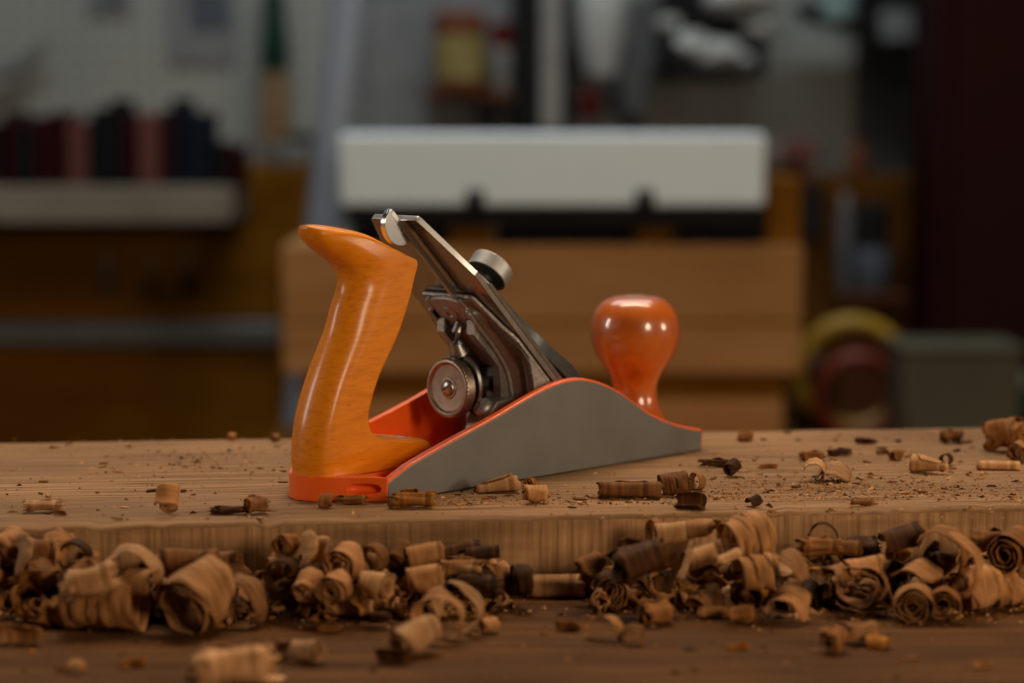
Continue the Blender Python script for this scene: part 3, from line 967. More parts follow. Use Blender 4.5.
hb(240, 600, 26, 28, 60, 10, 'arc', Tn, 'narrow tan hoop at the right of the large slanted roll', 'bench', seed=115, turns=.7, spin=-20)
hb(224, 612, 40, 12, 70, 55, 'arc', Pa, 'pale strip standing between the slanted roll and the tan hoop', 'bench', seed=116)
hb(262, 600, 46, 12, -70, 60, 'arc', Tn, 'tan strip leaning inside the hoop right of the slanted roll', 'bench', seed=117)
hb(236, 668, 76, 21, 14, 4, 'crush', Pa, 'largest blurred pale shaving at the bottom front of the heap', 'bench', seed=118, wob=.2)
hb(285, 645, 54, 13, -52, 18, 'flake', Pa, 'blurred pale blade-like shaving right of the largest front one', 'bench', seed=119, spin=30)
hb(308, 652, 34, 12, -35, 6, 'roll', Pa, 'blurred pale roll at the right tip of the front shavings', 'bench', seed=120)
hb(205, 664, 34, 16, 70, 40, 'arc', Tn, 'blurred tan curved shaving left of the largest front one', 'bench', seed=121)
hb(282, 575, 22, 17, 80, 0, 'ring', Dk, 'dark open ring left of the small curls below the heel', Y=.888, seed=122, turns=2)
hb(286, 545, 20, 12, 60, 0, 'roll', Br, 'brown roll at the heap top left of the paired tan curls', Y=.90, seed=123)
hb(315, 547, 28, 13, 85, 70, 'arc', Pa, 'pale upright curl at the heap top below the heel', Y=.893, seed=124, turns=.8, spin=180)
hb(344, 563, 28, 19, 60, 10, 'roll', Tn, 'tan hooded curl below the orange heel', Y=.89, seed=125)
hb(308, 585, 26, 15, 70, 30, 'roll', Tn, 'tan egg-shaped curl low in the heap below the heel', Y=.88, seed=126)
hb(334, 588, 26, 17, 70, 10, 'tight', Tn, 'tan snail-shaped curl right of the egg-shaped one', Y=.875, seed=127)
hb(372, 558, 20, 15, 60, 0, 'ring', Br, 'brown ring with a dark opening below the cheek corner', Y=.90, seed=128)
hb(377, 585, 30, 15, -30, 0, 'roll', Pa, 'pale roll with its dark mouth facing right below the cheek corner', Y=.878, seed=129)
hb(355, 607, 44, 11, -12, 0, 'tube', Pa, 'pale tube lying at the foot of the heap below the heel', 'bench', seed=130)
hb(315, 605, 34, 7, 10, 0, 'crush', Tn, 'flat crumpled tan shaving left of the pale tube', 'bench', seed=131)
hb(330, 628, 26, 6, 0, 0, 'flake', Br, 'brown flake on the bench in front of the pale tube', 'bench', seed=132)
hb(400, 552, 22, 10, 60, 40, 'roll', Br, 'small brown curl at the heap top below the cheek corner', Y=.905, seed=133)
hb(424, 555, 38, 12, 20, 6, 'tube', Tn, 'tan tube at the heap top left of the stacked dark flakes', Y=.905, seed=134)
hb(425, 578, 34, 15, 0, 10, 'roll', Tn, 'tan roll midway down the heap left of the stacked dark flakes', Y=.885, seed=135)
hb(410, 595, 46, 12, 85, 64, 'arc', Pa, 'pale standing strip in the middle of the vertical loops', 'bench', seed=136, spin=180)
hb(458, 608, 14, 30, 62, 10, 'arc', Pa, 'pale oval hoop at the right end of the vertical loops', 'bench', seed=137, turns=.85, r0=.008, spin=-40)
hb(437, 618, 20, 26, 70, 10, 'arc', Tn, 'tan oval hoop in the vertical loops', 'bench', seed=138, turns=.8, spin=-30)
hb(415, 640, 46, 17, 40, 14, 'roll', Pa, 'blurred pale roll below the vertical loops', 'bench', seed=139)
hb(392, 655, 30, 10, -15, 0, 'flake', Dk, 'dark flake under the blurred pale roll', 'bench', seed=140)
hb(380, 617, 20, 5, 0, 0, 'crush', Dk, 'dark scrap on the bench left of the vertical loops', 'bench', seed=141)
hb(460, 547, 44, 7, 22, 8, 'arc', Dk, 'topmost dark flake sloping at the stack below the grey side', Y=.915, seed=142, spin=0)
hb(482, 553, 34, 7, 8, 4, 'tube', Dk, 'dark grey tube at the right of the stacked flakes', Y=.91, seed=143)
hb(460, 568, 40, 11, -8, 0, 'crush', Tn, 'tan crumpled shaving in the middle of the stacked flakes', Y=.90, seed=144)
hb(478, 582, 40, 13, 0, 0, 'crush', Dk, 'dark crumpled shaving low in the stacked flakes', Y=.895, seed=145)
hb(497, 590, 26, 19, 40, 20, 'arc', Br, 'brown cupped shaving left of the pale log roll', 'bench', seed=146, spin=40, turns=.7)
hb(521, 580, 20, 18, 12, 0, 'tight', Dk, 'dark roll butted against the left end of the pale log roll', Y=.905, seed=147)
hb(556, 586, 58, 12.5, 0, 0, 'tube', Pa, 'smooth pale log-shaped roll lying straight on the bench', 'bench', seed=148, jag=.03, wob=.02)
hb(596, 580, 26, 16, 10, 0, 'ring', Br, 'brown ring at the right end of the pale log roll', 'bench', seed=149, turns=2)
hb(590, 563, 26, 12, 30, 20, 'arc', Br, 'brown curved flake on top of the ring right of the log roll', Y=.905, seed=150, spin=10)
hb(640, 560, 50, 21, 20, 14, 'crush', Dk, 'large dark domed shaving right of the log roll', Y=.895, seed=151, wob=.15)
hb(634, 588, 78, 19, 2, 0, 'tube', Dk, 'long dark tube under the large dark domed shaving', 'bench', seed=152)
hb(654, 532, 8, 14, 20, 0, 'ring', Br, 'brown rim-like ring at the heap top left of the pale tube', Y=.92, seed=153)
hb(672, 533, 34, 12, 8, 4, 'tube', Pa, 'pale tube at the heap top right of the large dark dome', Y=.915, seed=154)
hb(702, 528, 34, 13, -30, 10, 'arc', Tn, 'tan flared shaving between the pale tube and the gaping roll', Y=.913, seed=155)
hb(702, 556, 40, 11, 28, 10, 'tube', Pa, 'pale narrow tube under the tan flared shaving', Y=.90, seed=156)
hb(686, 560, 40, 3.2, 60, 55, 'arc', Pa, 'thin pale splinter-like strip crossing the pale narrow tube', Y=.888, seed=157)
hb(746, 537, 46, 24, 24, 12, 'helix', Tn, 'large banded tan roll with a gaping dark mouth, topmost of the heap', Y=.90, seed=158, turns=4.2, wob=.07)
hb(728, 556, 30, 6, 30, 14, 'arc', Pa, 'pale lip of shaving under the mouth of the gaping roll', Y=.882, seed=159)
hb(756, 572, 42, 19, 10, 4, 'helix', Tn, 'banded tan roll directly under the gaping roll', Y=.888, seed=160)
hb(786, 568, 24, 22, 40, 12, 'arc', Tn, 'tan bowed shaving right of the banded roll', Y=.892, seed=161, turns=.6, spin=-30)
hb(788, 604, 30, 20, 62, 26, 'arc', Tn, 'tan saddle-shaped shaving at the foot of the heap below the gaping roll', 'bench', seed=162, turns=.62, spin=-10)
hb(823, 532, 8, 15, 75, 0, 'arc', Dk, 'thin dark hoop standing up at the heap top against the plank face', Y=.918, seed=163, turns=.55)
hb(820, 545, 40, 9, 5, 0, 'crush', Br, 'brown crumpled shaving under the thin dark hoop', Y=.91, seed=164)
hb(845, 548, 34, 8, -8, 0, 'tube', Br, 'brown tube right of the thin dark hoop', Y=.912, seed=165)
hb(838, 572, 34, 12, 40, 0, 'arc', Tn, 'tan shaving tented between the hoop and the big left spiral', Y=.898, seed=166)
hb(862, 588, 24, 29, 82, 4, 'roll', Tn, 'big open spiral curl facing forward, left of the paired spirals', 'bench', seed=167, r0=.0055, turns=1.9)
hb(862, 565, 40, 12, 20, 6, 'arc', Tn, 'tan curved cover on top of the big open spiral', Y=.90, seed=168)
hb(900, 535, 40, 15, 14, 14, 'arc', Dk, 'dark arched shaving at the heap top above the paired spirals', Y=.915, seed=169)
hb(916, 570, 38, 25, 55, 6, 'arc', Tn, 'broad tan sheet draped over the paired spirals', Y=.897, seed=170, turns=.33, a0=.6)
hb(913, 603, 26, 21, 82, 0, 'tight', Tn, 'round spiral curl facing forward, left of the paired spirals', 'bench', seed=171)
hb(944, 605, 22, 18, 75, 0, 'roll', Br, 'brown spiral curl, right of the paired spirals', 'bench', seed=172)
hb(945, 553, 30, 26, 60, 16, 'arc', Br, 'large dark-edged hoop above the right spiral', Y=.905, seed=173, turns=.85, spin=10)
hb(938, 560, 24, 16, 30, 0, 'crush', Dk, 'dark crumple inside the large dark-edged hoop', Y=.915, seed=174)
hb(966, 568, 20, 36, 62, 8, 'arc', Tn, 'tall tan sweeping strip rising above the teardrop loop', Y=.888, seed=175, turns=.42, a0=1.7)
hb(975, 590, 40, 22, 28, 10, 'roll', Tn, 'bulging teardrop-shaped loop near the right of the heap', 'bench', seed=176, r0=.006)
hb(1004, 590, 34, 18, 10, 4, 'helix', Tn, 'banded tan roll at the right end of the heap foot', 'bench', seed=177)
hb(1012, 548, 40, 22, 50, 10, 'tight', Br, 'brown roll cut by the right edge of the picture', Y=.915, seed=178)
hb(990, 540, 34, 11, -10, 0, 'crush', Br, 'brown crumpled shaving behind the tall sweeping strip', Y=.925, seed=179)
hb(862, 634, 34, 11, 20, 0, 'crush', Tn, 'tan crumpled shaving on the bench in front of the big open spiral', 'bench', seed=180)
hb(834, 642, 26, 11, 60, 10, 'crush', Br, 'brown crumpled curl at the left of the front right cluster', 'bench', seed=181)
hb(878, 640, 22, 9, -30, 0, 'arc', Am, 'amber curved flake at the right of the front right cluster', 'bench', seed=182)
hb(489, 626, 18, 8, 30, 0, 'roll', Tn, 'small tan roll alone on the bench right of the vertical loops', 'bench', seed=183)
hb(568, 625, 24, 7, -10, 0, 'flake', Am, 'amber flake alone on the bench below the log roll', 'bench', seed=184)
hb(604, 622, 14, 19, 60, 0, 'arc', Tn, 'blurred tan arch standing on the bench right of the amber flake', 'bench', seed=185, turns=.55)
hb(634, 636, 22, 10, 80, 40, 'arc', Br, 'blurred reddish-brown strip standing right of the blurred tan arch', 'bench', seed=186)
hb(656, 614, 30, 12, 30, 0, 'crush', Br, 'brown crumpled shaving on the bench below the long dark tube', 'bench', seed=187)
hb(712, 610, 30, 8, 0, 0, 'arc', Tn, 'tan curved flake at the heap foot below the pale narrow tube', 'bench', seed=188)
hb(740, 616, 30, 8, 10, 0, 'crush', Br, 'brown crumpled flake at the heap foot below the banded roll', 'bench', seed=189)
hb(132, 662, 26, 6, 10, 0, 'flake', Am, 'amber flake on the bench in front of the ribbed drum', 'bench', seed=190)
hb(76, 665, 12, 9, 80, 20, 'arc', Tn, 'blurred tan scrap on the bench at the bottom left', 'bench', seed=191)
hb(738, 646, 22, 5, 0, 0, 'flake', Am, 'amber flake on the bench left of the front right cluster', 'bench', seed=192)
hb(982, 664, 20, 5, 20, 0, 'flake', Tn, 'faint tan flake on the bench at the bottom right', 'bench', seed=193)

# smaller curls filling the heap (meshes shared between copies)
kinds = [('tight roll', dict(r0=.25, r1=1, turns=3.0, wob=.12, jag=.15)), ('hollow roll', dict(r0=.75, r1=1, turns=1.7, wob=.18, jag=.2)), ('open hoop', dict(r0=.9, r1=1, turns=.75, wob=.16)),
         ('crumple', dict(r0=.3, r1=1, turns=2.4, wob=.34, jag=.4)), ('banded roll', dict(r0=.85, r1=1, turns=3.2, helix=1)), ('bent flake', dict(r0=1.2, r1=1.5, turns=.26, wob=.25, jag=.4)),
         ('thin strip loop', dict(r0=.8, r1=1.15, turns=1.3, wob=.22, thin=1))]
tones = [('tan', 0), ('brown', 1), ('tan', 0), ('dark', 3), ('brown', 1), ('amber', 4), ('pale', 2), ('brown', 1), ('dark', 3)]
protos = []
for i in range(42):
    kn_, kd = kinds[i % 7]
    kd = dict(kd)
    r = 0.0044
    L = r * random.uniform(1.4, 3.2)
    hx = kd.pop('helix', None)
    if kd.pop('thin', None):
        L = r * .8
    kd['r0'] *= r; kd['r1'] *= r
    if hx:
        kd['drift'] = L * .7; kd['width'] = L * .4
    me = curl_mesh(L, seed=500 + i, ns=int(16 * kd['turns']) + 8, pleat=r * .02, **kd)
    tn, mi = tones[i % 9]
    me.materials.append(M['shav'][mi])
    protos.append((me, kn_, tn))
zones = [  # px range, py top, where
    (-30, 60, 548, 'at the left end of the heap'),
    (60, 150, 566, 'by the large ribbed drum'),
    (150, 270, 562, 'by the large slanted roll'),
    (270, 340, 548, 'below the orange heel'),
    (340, 405, 548, 'below the rear corner of the grey side'),
    (405, 455, 560, 'among the vertical loops'),
    (455, 512, 560, 'among the stacked dark flakes'),
    (582, 660, 562, 'around the large dark dome'),
    (660, 730, 548, 'below the pale tube of the heap top'),
    (730, 805, 556, 'under the gaping roll'),
    (805, 890, 548, 'around the big open spiral'),
    (890, 960, 548, 'around the paired spirals'),
    (960, 1060, 545, 'at the right end of the heap'),
]
random.seed(5)
for (x0, x1, yt, lab) in zones:
    n = int((x1 - x0) * 0.27)
    for i in range(n):
        px = random.uniform(x0, x1)
        f = random.random() ** 0.8
        py = yt + (612 - yt) * f
        xw = (px - 512) / FPX * 0.92
        yfr = plank_front.y + (xw - plank_front.x) * math.tan(PA)
        Yf = yfr - 0.009 - 0.026 * f - random.uniform(0, 0.008)
        c = at_y(px, py, Yf)
        c.z = max(c.z, ZT + BT + 0.0045)
        me, kn_, tn = protos[random.randrange(len(protos))]
        sz = random.uniform(0.55, 1.35)
        szw = 'tiny' if sz < .8 else ('small' if sz < 1.08 else 'fat')
        lvl = 'near the top' if f < .34 else ('halfway up' if f < .67 else 'at the foot')
        yaw = R(random.gauss(75, 50))
        put(me, None, c, (random.uniform(0, 6.28), random.uniform(-.7, .7), yaw), '%s %s %s %s %s' % (szw, tn, kn_, lvl, lab), 'small shavings in the heap', sc=sz, thick=0.00028)


# chips scattered over plank and bench
def chip_mesh(seed, s):
    rg = random.Random(seed)
    bm = bmesh.new()
    n = rg.randint(5, 8)
    pts = []
    for i in range(n):
        t = 2 * PI * i / n
        rr = s * rg.uniform(.5, 1)
        pts.append((rr * math.cos(t) * 1.6, rr * math.sin(t) * .8))
    top = [bm.verts.new((x, y, s * .25 * rg.uniform(.3, 1.4) + s * .1)) for x, y in pts]
    bot = [bm.verts.new((x * .9, y * .9, 0)) for x, y in pts]
    ct = bm.verts.new((0, 0, s * .45))
    for i in range(n):
        j = (i + 1) % n
        bm.faces.new((top[i], top[j], ct))
        bm.faces.new((bot[i], bot[j], top[j], top[i]))
    bm.faces.new(bot[::-1])
    bmesh.ops.recalc_face_normals(bm, faces=bm.faces[:])
    me = bpy.data.meshes.new('wood_chip')
    bm.to_mesh(me); bm.free()
    return me


chips = []
for i in range(10):
    me = chip_mesh(i, 0.0013)
    me.materials.append(M['shav'][[1, 0, 3, 1, 2, 1, 3, 0, 4, 1][i]])
    chips.append(me)
random.seed(21)


def in_plane_foot(p):
    d = Vector((p.x + 0.0753, p.y - 0.9875))
    u = d.x * math.cos(PSI) + d.y * math.sin(PSI)
    v = -d.x * math.sin(PSI) + d.y * math.cos(PSI)
    return -0.029 < u < 0.23 and abs(v) < 0.034


cz = [((-0, 290), (445, 520), 42, 0.0, 'small brown wood chip on the plank left of the plane', 'chips on the plank'),
      ((400, 700), (492, 508), 22, 0.0, 'small brown wood chip on the plank in front of the grey side', 'chips on the plank'),
      ((700, 1024), (432, 505), 95, 0.0, 'small brown wood chip on the plank right of the plane', 'chips on the plank'),
      ((0, 1024), (618, 678), 34, BT, 'small wood chip on the bare bench in front of the heap', 'chips on the bench')]
for (xr, yr, n, z, lab, g) in cz:
    for i in range(n):
        p = on_z(random.uniform(*xr), random.uniform(*yr), z)
        if z == 0 and in_plane_foot(p):
            continue
        ck = random.randrange(10)
        o = bpy.data.objects.new('wood_chip', chips[ck])
        C.objects.link(o)
        o.location = p + Vector((0, 0, 0.0001))
        o.rotation_euler = (random.uniform(-.2, .2), random.uniform(-.2, .2), random.uniform(0, 6.28))
        sz = random.uniform(.5, 1.7) if random.random() < .8 else random.uniform(1.7, 2.6)
        o.scale = (sz, sz * random.uniform(.6, 1), sz * .8)
        tone = ('brown', 'tan', 'dark', 'brown', 'pale', 'brown', 'dark', 'tan', 'amber', 'brown')[ck]
        szw = 'tiny' if sz < .85 else ('small' if sz < 1.3 else 'larger')
        q = (p - Vector((plank_front.x, plank_front.y, ZT))).dot(pn)
        if z < 0:
            near = min(((abs(p.x - at_y(hx_, 640, .84).x), w_) for hx_, w_ in ((104, 'the large ribbed drum'), (195, 'the large slanted roll'), (320, 'the curls under the orange heel'), (437, 'the vertical loops'), (556, 'the pale log-shaped roll'), (640, 'the large dark dome'), (746, 'the gaping roll'), (862, 'the big open spiral'), (940, 'the paired spirals'), (20, 'the heap left end'))))[1]
            lab2 = '%s %s wood chip on the bench in front of %s' % (szw, tone, near)
        else:
            row = 'by the plank front edge' if q < .05 else ('midway across the plank' if q < .13 else 'by the plank back edge')
            lab2 = '%s %s wood chip %s, %s' % (szw, tone, row, lab.split('on the plank ')[1])
        tag(o, lab2, 'wood chip', g)


def dust(name, n, zs, label, seed, region, big=1.0):
    rg = random.Random(seed)
    bm = bmesh.new()
    k = 0
    while k < n:
        x, y = region(rg)
        p = on_z(x, y, zs)
        if zs == 0 and in_plane_foot(p):
            continue
        if zs < 0 and (p - Vector((plank_front.x, plank_front.y, ZT))).dot(pn) > -0.003:
            continue
        k += 1
        s = big * rg.uniform(.00012, .0005) * (rg.uniform(1.6, 3.2) if rg.random() < .16 else 1)
        a = rg.random() * 6.28
        el = rg.uniform(1, 3)
        c, s_ = math.cos(a), math.sin(a)
        vs = [bm.verts.new((p.x + (c * dx * el - s_ * dy) * s, p.y + (s_ * dx * el + c * dy) * s, p.z + dz * s)) for dx, dy, dz in ((-1, -.6, -.3), (1, -.5, -.3), (.2, 1, -.3), (0, 0, .9))]
        mi = rg.choice((0, 0, 1, 2))
        for f in ((0, 1, 3), (1, 2, 3), (2, 0, 3), (0, 2, 1)):
            bm.faces.new([vs[i] for i in f]).material_index = mi
    o = link(name, bm, [M['shav'][1], M['shav'][2], M['shav'][3]], smooth=False)
    return tag(o, label, 'sawdust', kind='stuff')


def reg_plank(rg):
    m = rg.random()
    if m < .30:
        return rg.uniform(700, 1024), 500 - abs(rg.gauss(0, 14))
    if m < .45:
        return rg.gauss(800, 60), rg.gauss(488, 6)
    if m < .62:
        return rg.uniform(390, 700), 505 - abs(rg.gauss(0, 7))
    if m < .72:
        return rg.gauss(210, 40), rg.gauss(460, 8)
    return rg.uniform(-20, 1044), rg.uniform(438, 518)


def reg_heap(rg):
    x = rg.uniform(-20, 1044)
    if 505 < x < 585 and rg.random() < .7:
        x = rg.uniform(-20, 500)
    return x, min(rg.gauss(606, 9), 640)


def reg_bench(rg):
    return rg.uniform(-20, 1044), rg.uniform(600, 683)


dust('sawdust', 4600, 0.0, 'fine brown sawdust and crumbs strewn over the plank top', 3, reg_plank)
dust('sawdust', 900, BT, 'fine sawdust strewn on the bench in front of the plank', 4, reg_bench)
dust('sawdust', 1500, BT, 'coarse crumbs of shavings littering the bench under the heap', 6, reg_heap, 2.0)


# ------------------------------------------------------------------ background workshop
def B(bm, x0, x1, y0, y1, Y, depth, org=(0, 0, 0), mi=0):
    """box whose front face at depth Y spans picture columns x0..x1 and rows y0..y1"""
    a = at_y(x0, y0, Y); c = at_y(x1, y1, Y)
    # widths from the front face; heights measured at its centre column
    box(bm, a.x - org[0], c.x - org[0], Y - org[1], Y + depth - org[1], c.z - org[2], a.z - org[2], mi)


M['ply'] = grain('orange_plywood', [(0.12, 0.044, 0.002), (0.175, 0.068, 0.003), (0.22, 0.088, 0.005)], (3, 3, 14), 0.6, bump=0)
M['plydark'] = grain('dark_plywood', [(0.05, 0.018, 0.002), (0.075, 0.028, 0.003), (0.10, 0.038, 0.004)], (3, 3, 14), 0.6, bump=0)
M['chest'] = grain('tan_wood', [(0.29, 0.135, 0.050), (0.35, 0.175, 0.067), (0.40, 0.21, 0.085)], (3, 6, 22), 0.55, bump=0)
M['white'] = plain('white_enamel', (0.64, 0.74, 0.83), 0.4, var=0.02)
M['black'] = plain('black_plastic', (0.012, 0.012, 0.013), 0.5)
M['rail'] = plain('grey_metal', (0.20, 0.20, 0.19), 0.45, metal=0.5)
M['ledge'] = plain('pale_board', (0.22, 0.19, 0.15), 0.6, scale=8, var=0.15)
M['maroon'] = plain('maroon_paint', (0.018, 0.0035, 0.0035), 0.55, var=0.1)
M['mink'] = plain('dull_pink_paper', (0.12, 0.045, 0.040), 0.7)
M['bred'] = plain('dark_red_cloth', (0.026, 0.0035, 0.004), 0.6)
M['bblack'] = plain('charcoal_cloth', (0.008, 0.009, 0.010), 0.6)
M['navy'] = plain('navy_cloth', (0.008, 0.010, 0.020), 0.6)
M['page'] = plain('paper', (0.45, 0.42, 0.36), 0.8)
M['bluepipe'] = plain('pale_blue_grey_paint', (0.24, 0.27, 0.33), 0.4, var=0.05)
M['greywall'] = plain('grey_panel', (0.17, 0.175, 0.18), 0.6)
M['darkpanel'] = plain('charcoal_panel', (0.075, 0.078, 0.082), 0.6)
M['green'] = plain('bottle_green_paint', (0.010, 0.035, 0.022), 0.45)
M['bristle'] = plain('tan_bristle', (0.20, 0.13, 0.065), 0.8)
M['khaki'] = plain('khaki_label', (0.24, 0.19, 0.07), 0.5)
M['rust'] = plain('rust_brown', (0.12, 0.04, 0.02), 0.5)
M['redp'] = plain('red_paint', (0.08, 0.008, 0.007), 0.5)
M['greymetal'] = plain('light_grey_metal', (0.24, 0.24, 0.23), 0.45, metal=0.2)
M['bag'] = plain('translucent_white_plastic', (0.40, 0.41, 0.40), 0.35)
M['jarblue'] = plain('aqua_glass', (0.18, 0.26, 0.26), 0.2)
M['slate'] = plain('slate_blue', (0.07, 0.08, 0.10), 0.5)
M['bin'] = plain('grey_green_plastic', (0.080, 0.075, 0.055), 0.55, var=0.1, scale=12)
M['yellow'] = plain('yellow_hose', (0.34, 0.21, 0.010), 0.45)
M['redhose'] = plain('red_hose', (0.16, 0.020, 0.008), 0.45)
M['sand'] = plain('sandy_cloth', (0.15, 0.12, 0.10), 0.8)

for k_ in ('ply', 'plydark', 'chest', 'black', 'maroon', 'mink', 'bred', 'bblack', 'navy', 'ledge', 'rust', 'redp', 'slate', 'bin', 'darkpanel', 'greywall', 'peg', 'green', 'bristle', 'khaki', 'sand', 'rail', 'wallp'):
    M[k_].node_tree.nodes['Principled BSDF'].inputs['Specular IOR Level'].default_value = 0.06
# pegboard over the left and middle of the back wall
b = bmesh.new(); box(b, -1.2, 0.55, 3.375, 3.3995, 0.95, 2.1)
tag(link('pegboard', b, M['peg'], smooth=False), 'pale grey-green perforated pegboard covering the back wall', 'pegboard')

# left cabinet
p = at_y(150, 440, 3.1)
cab = empty('wooden_cabinet', (p.x, 3.1, 0), 0, 'orange-brown plywood cabinet along the back wall at the left', 'cabinet')
o3 = (p.x, 3.1, 0)
b = bmesh.new()
t = at_y(-60, 168, 3.1); t2 = at_y(309, 168, 3.1)
box(b, t.x - p.x, t2.x - p.x, 0, 0.26, 0.0, t.z)
link('carcass', b, M['ply'], cab, bevel=0.003)
b = bmesh.new(); B(b, -60, 276, 232, 320, 3.085, 0.0145, o3); link('upper_door', b, M['ply'], cab, bevel=0.003)
b = bmesh.new(); B(b, -60, 276, 346, 560, 3.085, 0.0145, o3); link('lower_door', b, M['ply'], cab, bevel=0.003)
b = bmesh.new(); B(b, -60, 279, 322, 345, 3.07, 0.03, o3); link('rail', b, M['rail'], cab, bevel=0.003)
# tools hanging before the upper door
for x, y0, y1, w, m, lab in ((108, 250, 292, 9, 'slate', 'dark slate chisel-like tool hanging on the cabinet door, leftmost of three'),
                             (152, 252, 300, 6, 'bblack', 'thin charcoal tool hanging on the cabinet door between two others'),
                             (187, 246, 296, 8, 'bblack', 'charcoal tool hanging on the cabinet door, rightmost of three')):
    c = at_y(x, y1, 3.076)
    ht = at_y(x, y0, 3.076).z - c.z
    r_ = w * .5 * 3.07 / FPX
    tt = empty('hanging_tool', (c.x, 3.073, c.z), 0, lab, 'tool', 'tools hanging on the cabinet door')
    b = bmesh.new(); lathe(b, [(r_ * .7, 0), (r_, ht * .1), (r_ * .8, ht * .45), (r_ * .5, ht * .5)], (0, 0, 0), (0, 0, 1), 16); link('handle', b, M[m], tt)
    b = bmesh.new(); box(b, -r_ * .35, r_ * .35, -.0015, .0015, ht * .48, ht); link('shank', b, M['rail'], tt)
# ledge shelf with books
b = bmesh.new(); B(b, -70, 233, 187, 223, 2.93, 0.168)
tag(link('ledge_shelf', b, M['ledge'], bevel=0.003), 'pale thick shelf board on the front of the orange-brown cabinet', 'shelf')
books = [(-24, 2, 122, 'bblack', 'charcoal book at the left end of the row'), (3, 15, 112, 'bred', 'dark red book second from the left end of the row'), (16, 32, 126, 'bblack', 'charcoal book between two dark red ones at the left'),
         (33, 48, 116, 'bred', 'dark red book left of the thicker dark red one'), (49, 65, 112, 'bred', 'thick dark red book beside the first dull pink one'), (66, 90, 119, 'mink', 'dull pink book, left one of the two pink books'),
         (91, 108, 108, 'bblack', 'charcoal book right after the first pink one'), (109, 122, 99, 'bblack', 'tallest charcoal book in the middle of the row'), (123, 135, 116, 'bred', 'narrow dark red book left of the second pink one'),
         (136, 161, 113, 'mink', 'dull pink book, right one of the two pink books'), (162, 170, 110, 'bred', 'narrow dark red book right after the second pink one'), (171, 184, 98, 'navy', 'tall navy book with dark red neighbour'),
         (185, 208, 112, 'navy', 'wide navy book near the right end of the row'), (209, 226, 142, 'bblack', 'short charcoal book near the right end'), (227, 240, 146, 'bred', 'short dark red book closing the row at the right')]
for x0, x1, y0, m, lab in books:
    Yb = 2.955 + random.uniform(-.01, .012)
    a = at_y(x0, y0, Yb); c = at_y(x1, 187, 2.95)
    zb = at_y(x0, 187, 2.93).z + 0.0005
    if x1 > 233:
        zb = zb
    wd = (x1 - x0) * Yb / FPX - 0.0012
    bk = empty('book', (a.x, Yb, zb), 0, lab, 'book', 'row of books on the pale shelf')
    h = a.z - zb
    b = bmesh.new()
    box(b, 0, wd * .12, 0, .115, 0, h); box(b, wd * .88, wd, 0, .115, 0, h); box(b, 0, wd, 0, .003, 0, h)
    link('cover', b, M[m], bk, bevel=0.001)
    b = bmesh.new(); box(b, wd * .13, wd * .87, .0035, .112, .003, h - .004); link('pages', b, M['page'], bk)

# hand brush hanging on the pegboard
c = at_y(275, 150, 3.33)
k = 3.33 / FPX
hb_ = empty('hand_brush', (c.x, 3.345, c.z), 0, 'dark green handled brush with tan bristles hanging on the pegboard', 'brush')
b = bmesh.new()
lathe(b, [(r_ * k, a_ * k) for r_, a_ in ((11, 78), (13, 84), (15, 95), (13, 115), (10, 130), (9, 150), (10, 165), (6, 172))], (0, 0, 0), (0, 0, 1), 24)
link('brush_handle', b, M['green'], hb_)
b = bmesh.new()
prism(b, [(-15 * k, 0), (15 * k, 0), (13 * k, 60 * k), (11 * k, 79 * k), (-11 * k, 79 * k), (-13 * k, 60 * k)], 'y', -0.012, 0.012)
link('bristles', b, M['bristle'], hb_, bevel=0.004)
# sheets on the pegboard
for x0, x1, y0, y1, m, m2, lab in ((168, 236, -12, 64, 'page', 'slate', 'pale sheet with a dark blue-grey print pinned on the pegboard'),
                                  (88, 130, -10, 14, 'page', 'slate', 'pale card with a dark print at the top left of the pegboard'),):
    c = at_y((x0 + x1) / 2, y1, 3.365)
    ps = empty('poster', (c.x, 3.369, c.z), 0, lab, 'poster')
    k = 3.365 / FPX
    w_, h_ = (x1 - x0) * k / 2, (y1 - y0) * k
    b = bmesh.new(); box(b, -w_, w_, 0, .004, 0, h_); link('sheet', b, M['greywall'], ps)
    b = bmesh.new(); box(b, -w_ * .35, w_ * .8, -.002, 0, h_ * .45, h_ * .95); link('print', b, M[m2], ps)
# pale and dark fixtures at far left of the pegboard
b = bmesh.new()
c = at_y(0, 60, 3.33); k = 3.33 / FPX
tube(b, [(c.x - 20 * k, 3.345, c.z - 15 * k), (c.x + 8 * k, 3.345, c.z - 12 * k), (c.x + 30 * k, 3.345, c.z), (c.x + 44 * k, 3.345, c.z + 16 * k)], [.008, .012, .010, .006], 10)
tag(link('hook_tool', b, M['rail']), 'dark curved tool hanging at the far left of the pegboard', 'tool')

# small caddy on the cabinet top
c = at_y(289, 168, 3.2)
cz_ = t.z + 0.0005
cd = empty('tool_caddy', (c.x, 3.2, cz_), 0, 'small grey caddy with a dark lid on the cabinet top under the brush', 'caddy')
k = 3.2 / FPX
b = bmesh.new(); prism(b, [(-18 * k, 0), (20 * k, 0), (22 * k, 22 * k), (-20 * k, 22 * k)], 'y', -.04, .04); link('tub', b, M['rail'], cd, bevel=.003)
b = bmesh.new(); prism(b, [(-10 * k, 22 * k), (23 * k, 22 * k), (22 * k, 34 * k), (6 * k, 32 * k), (-8 * k, 26 * k)], 'y', -.035, .035); link('lid', b, M['black'], cd, bevel=.003)

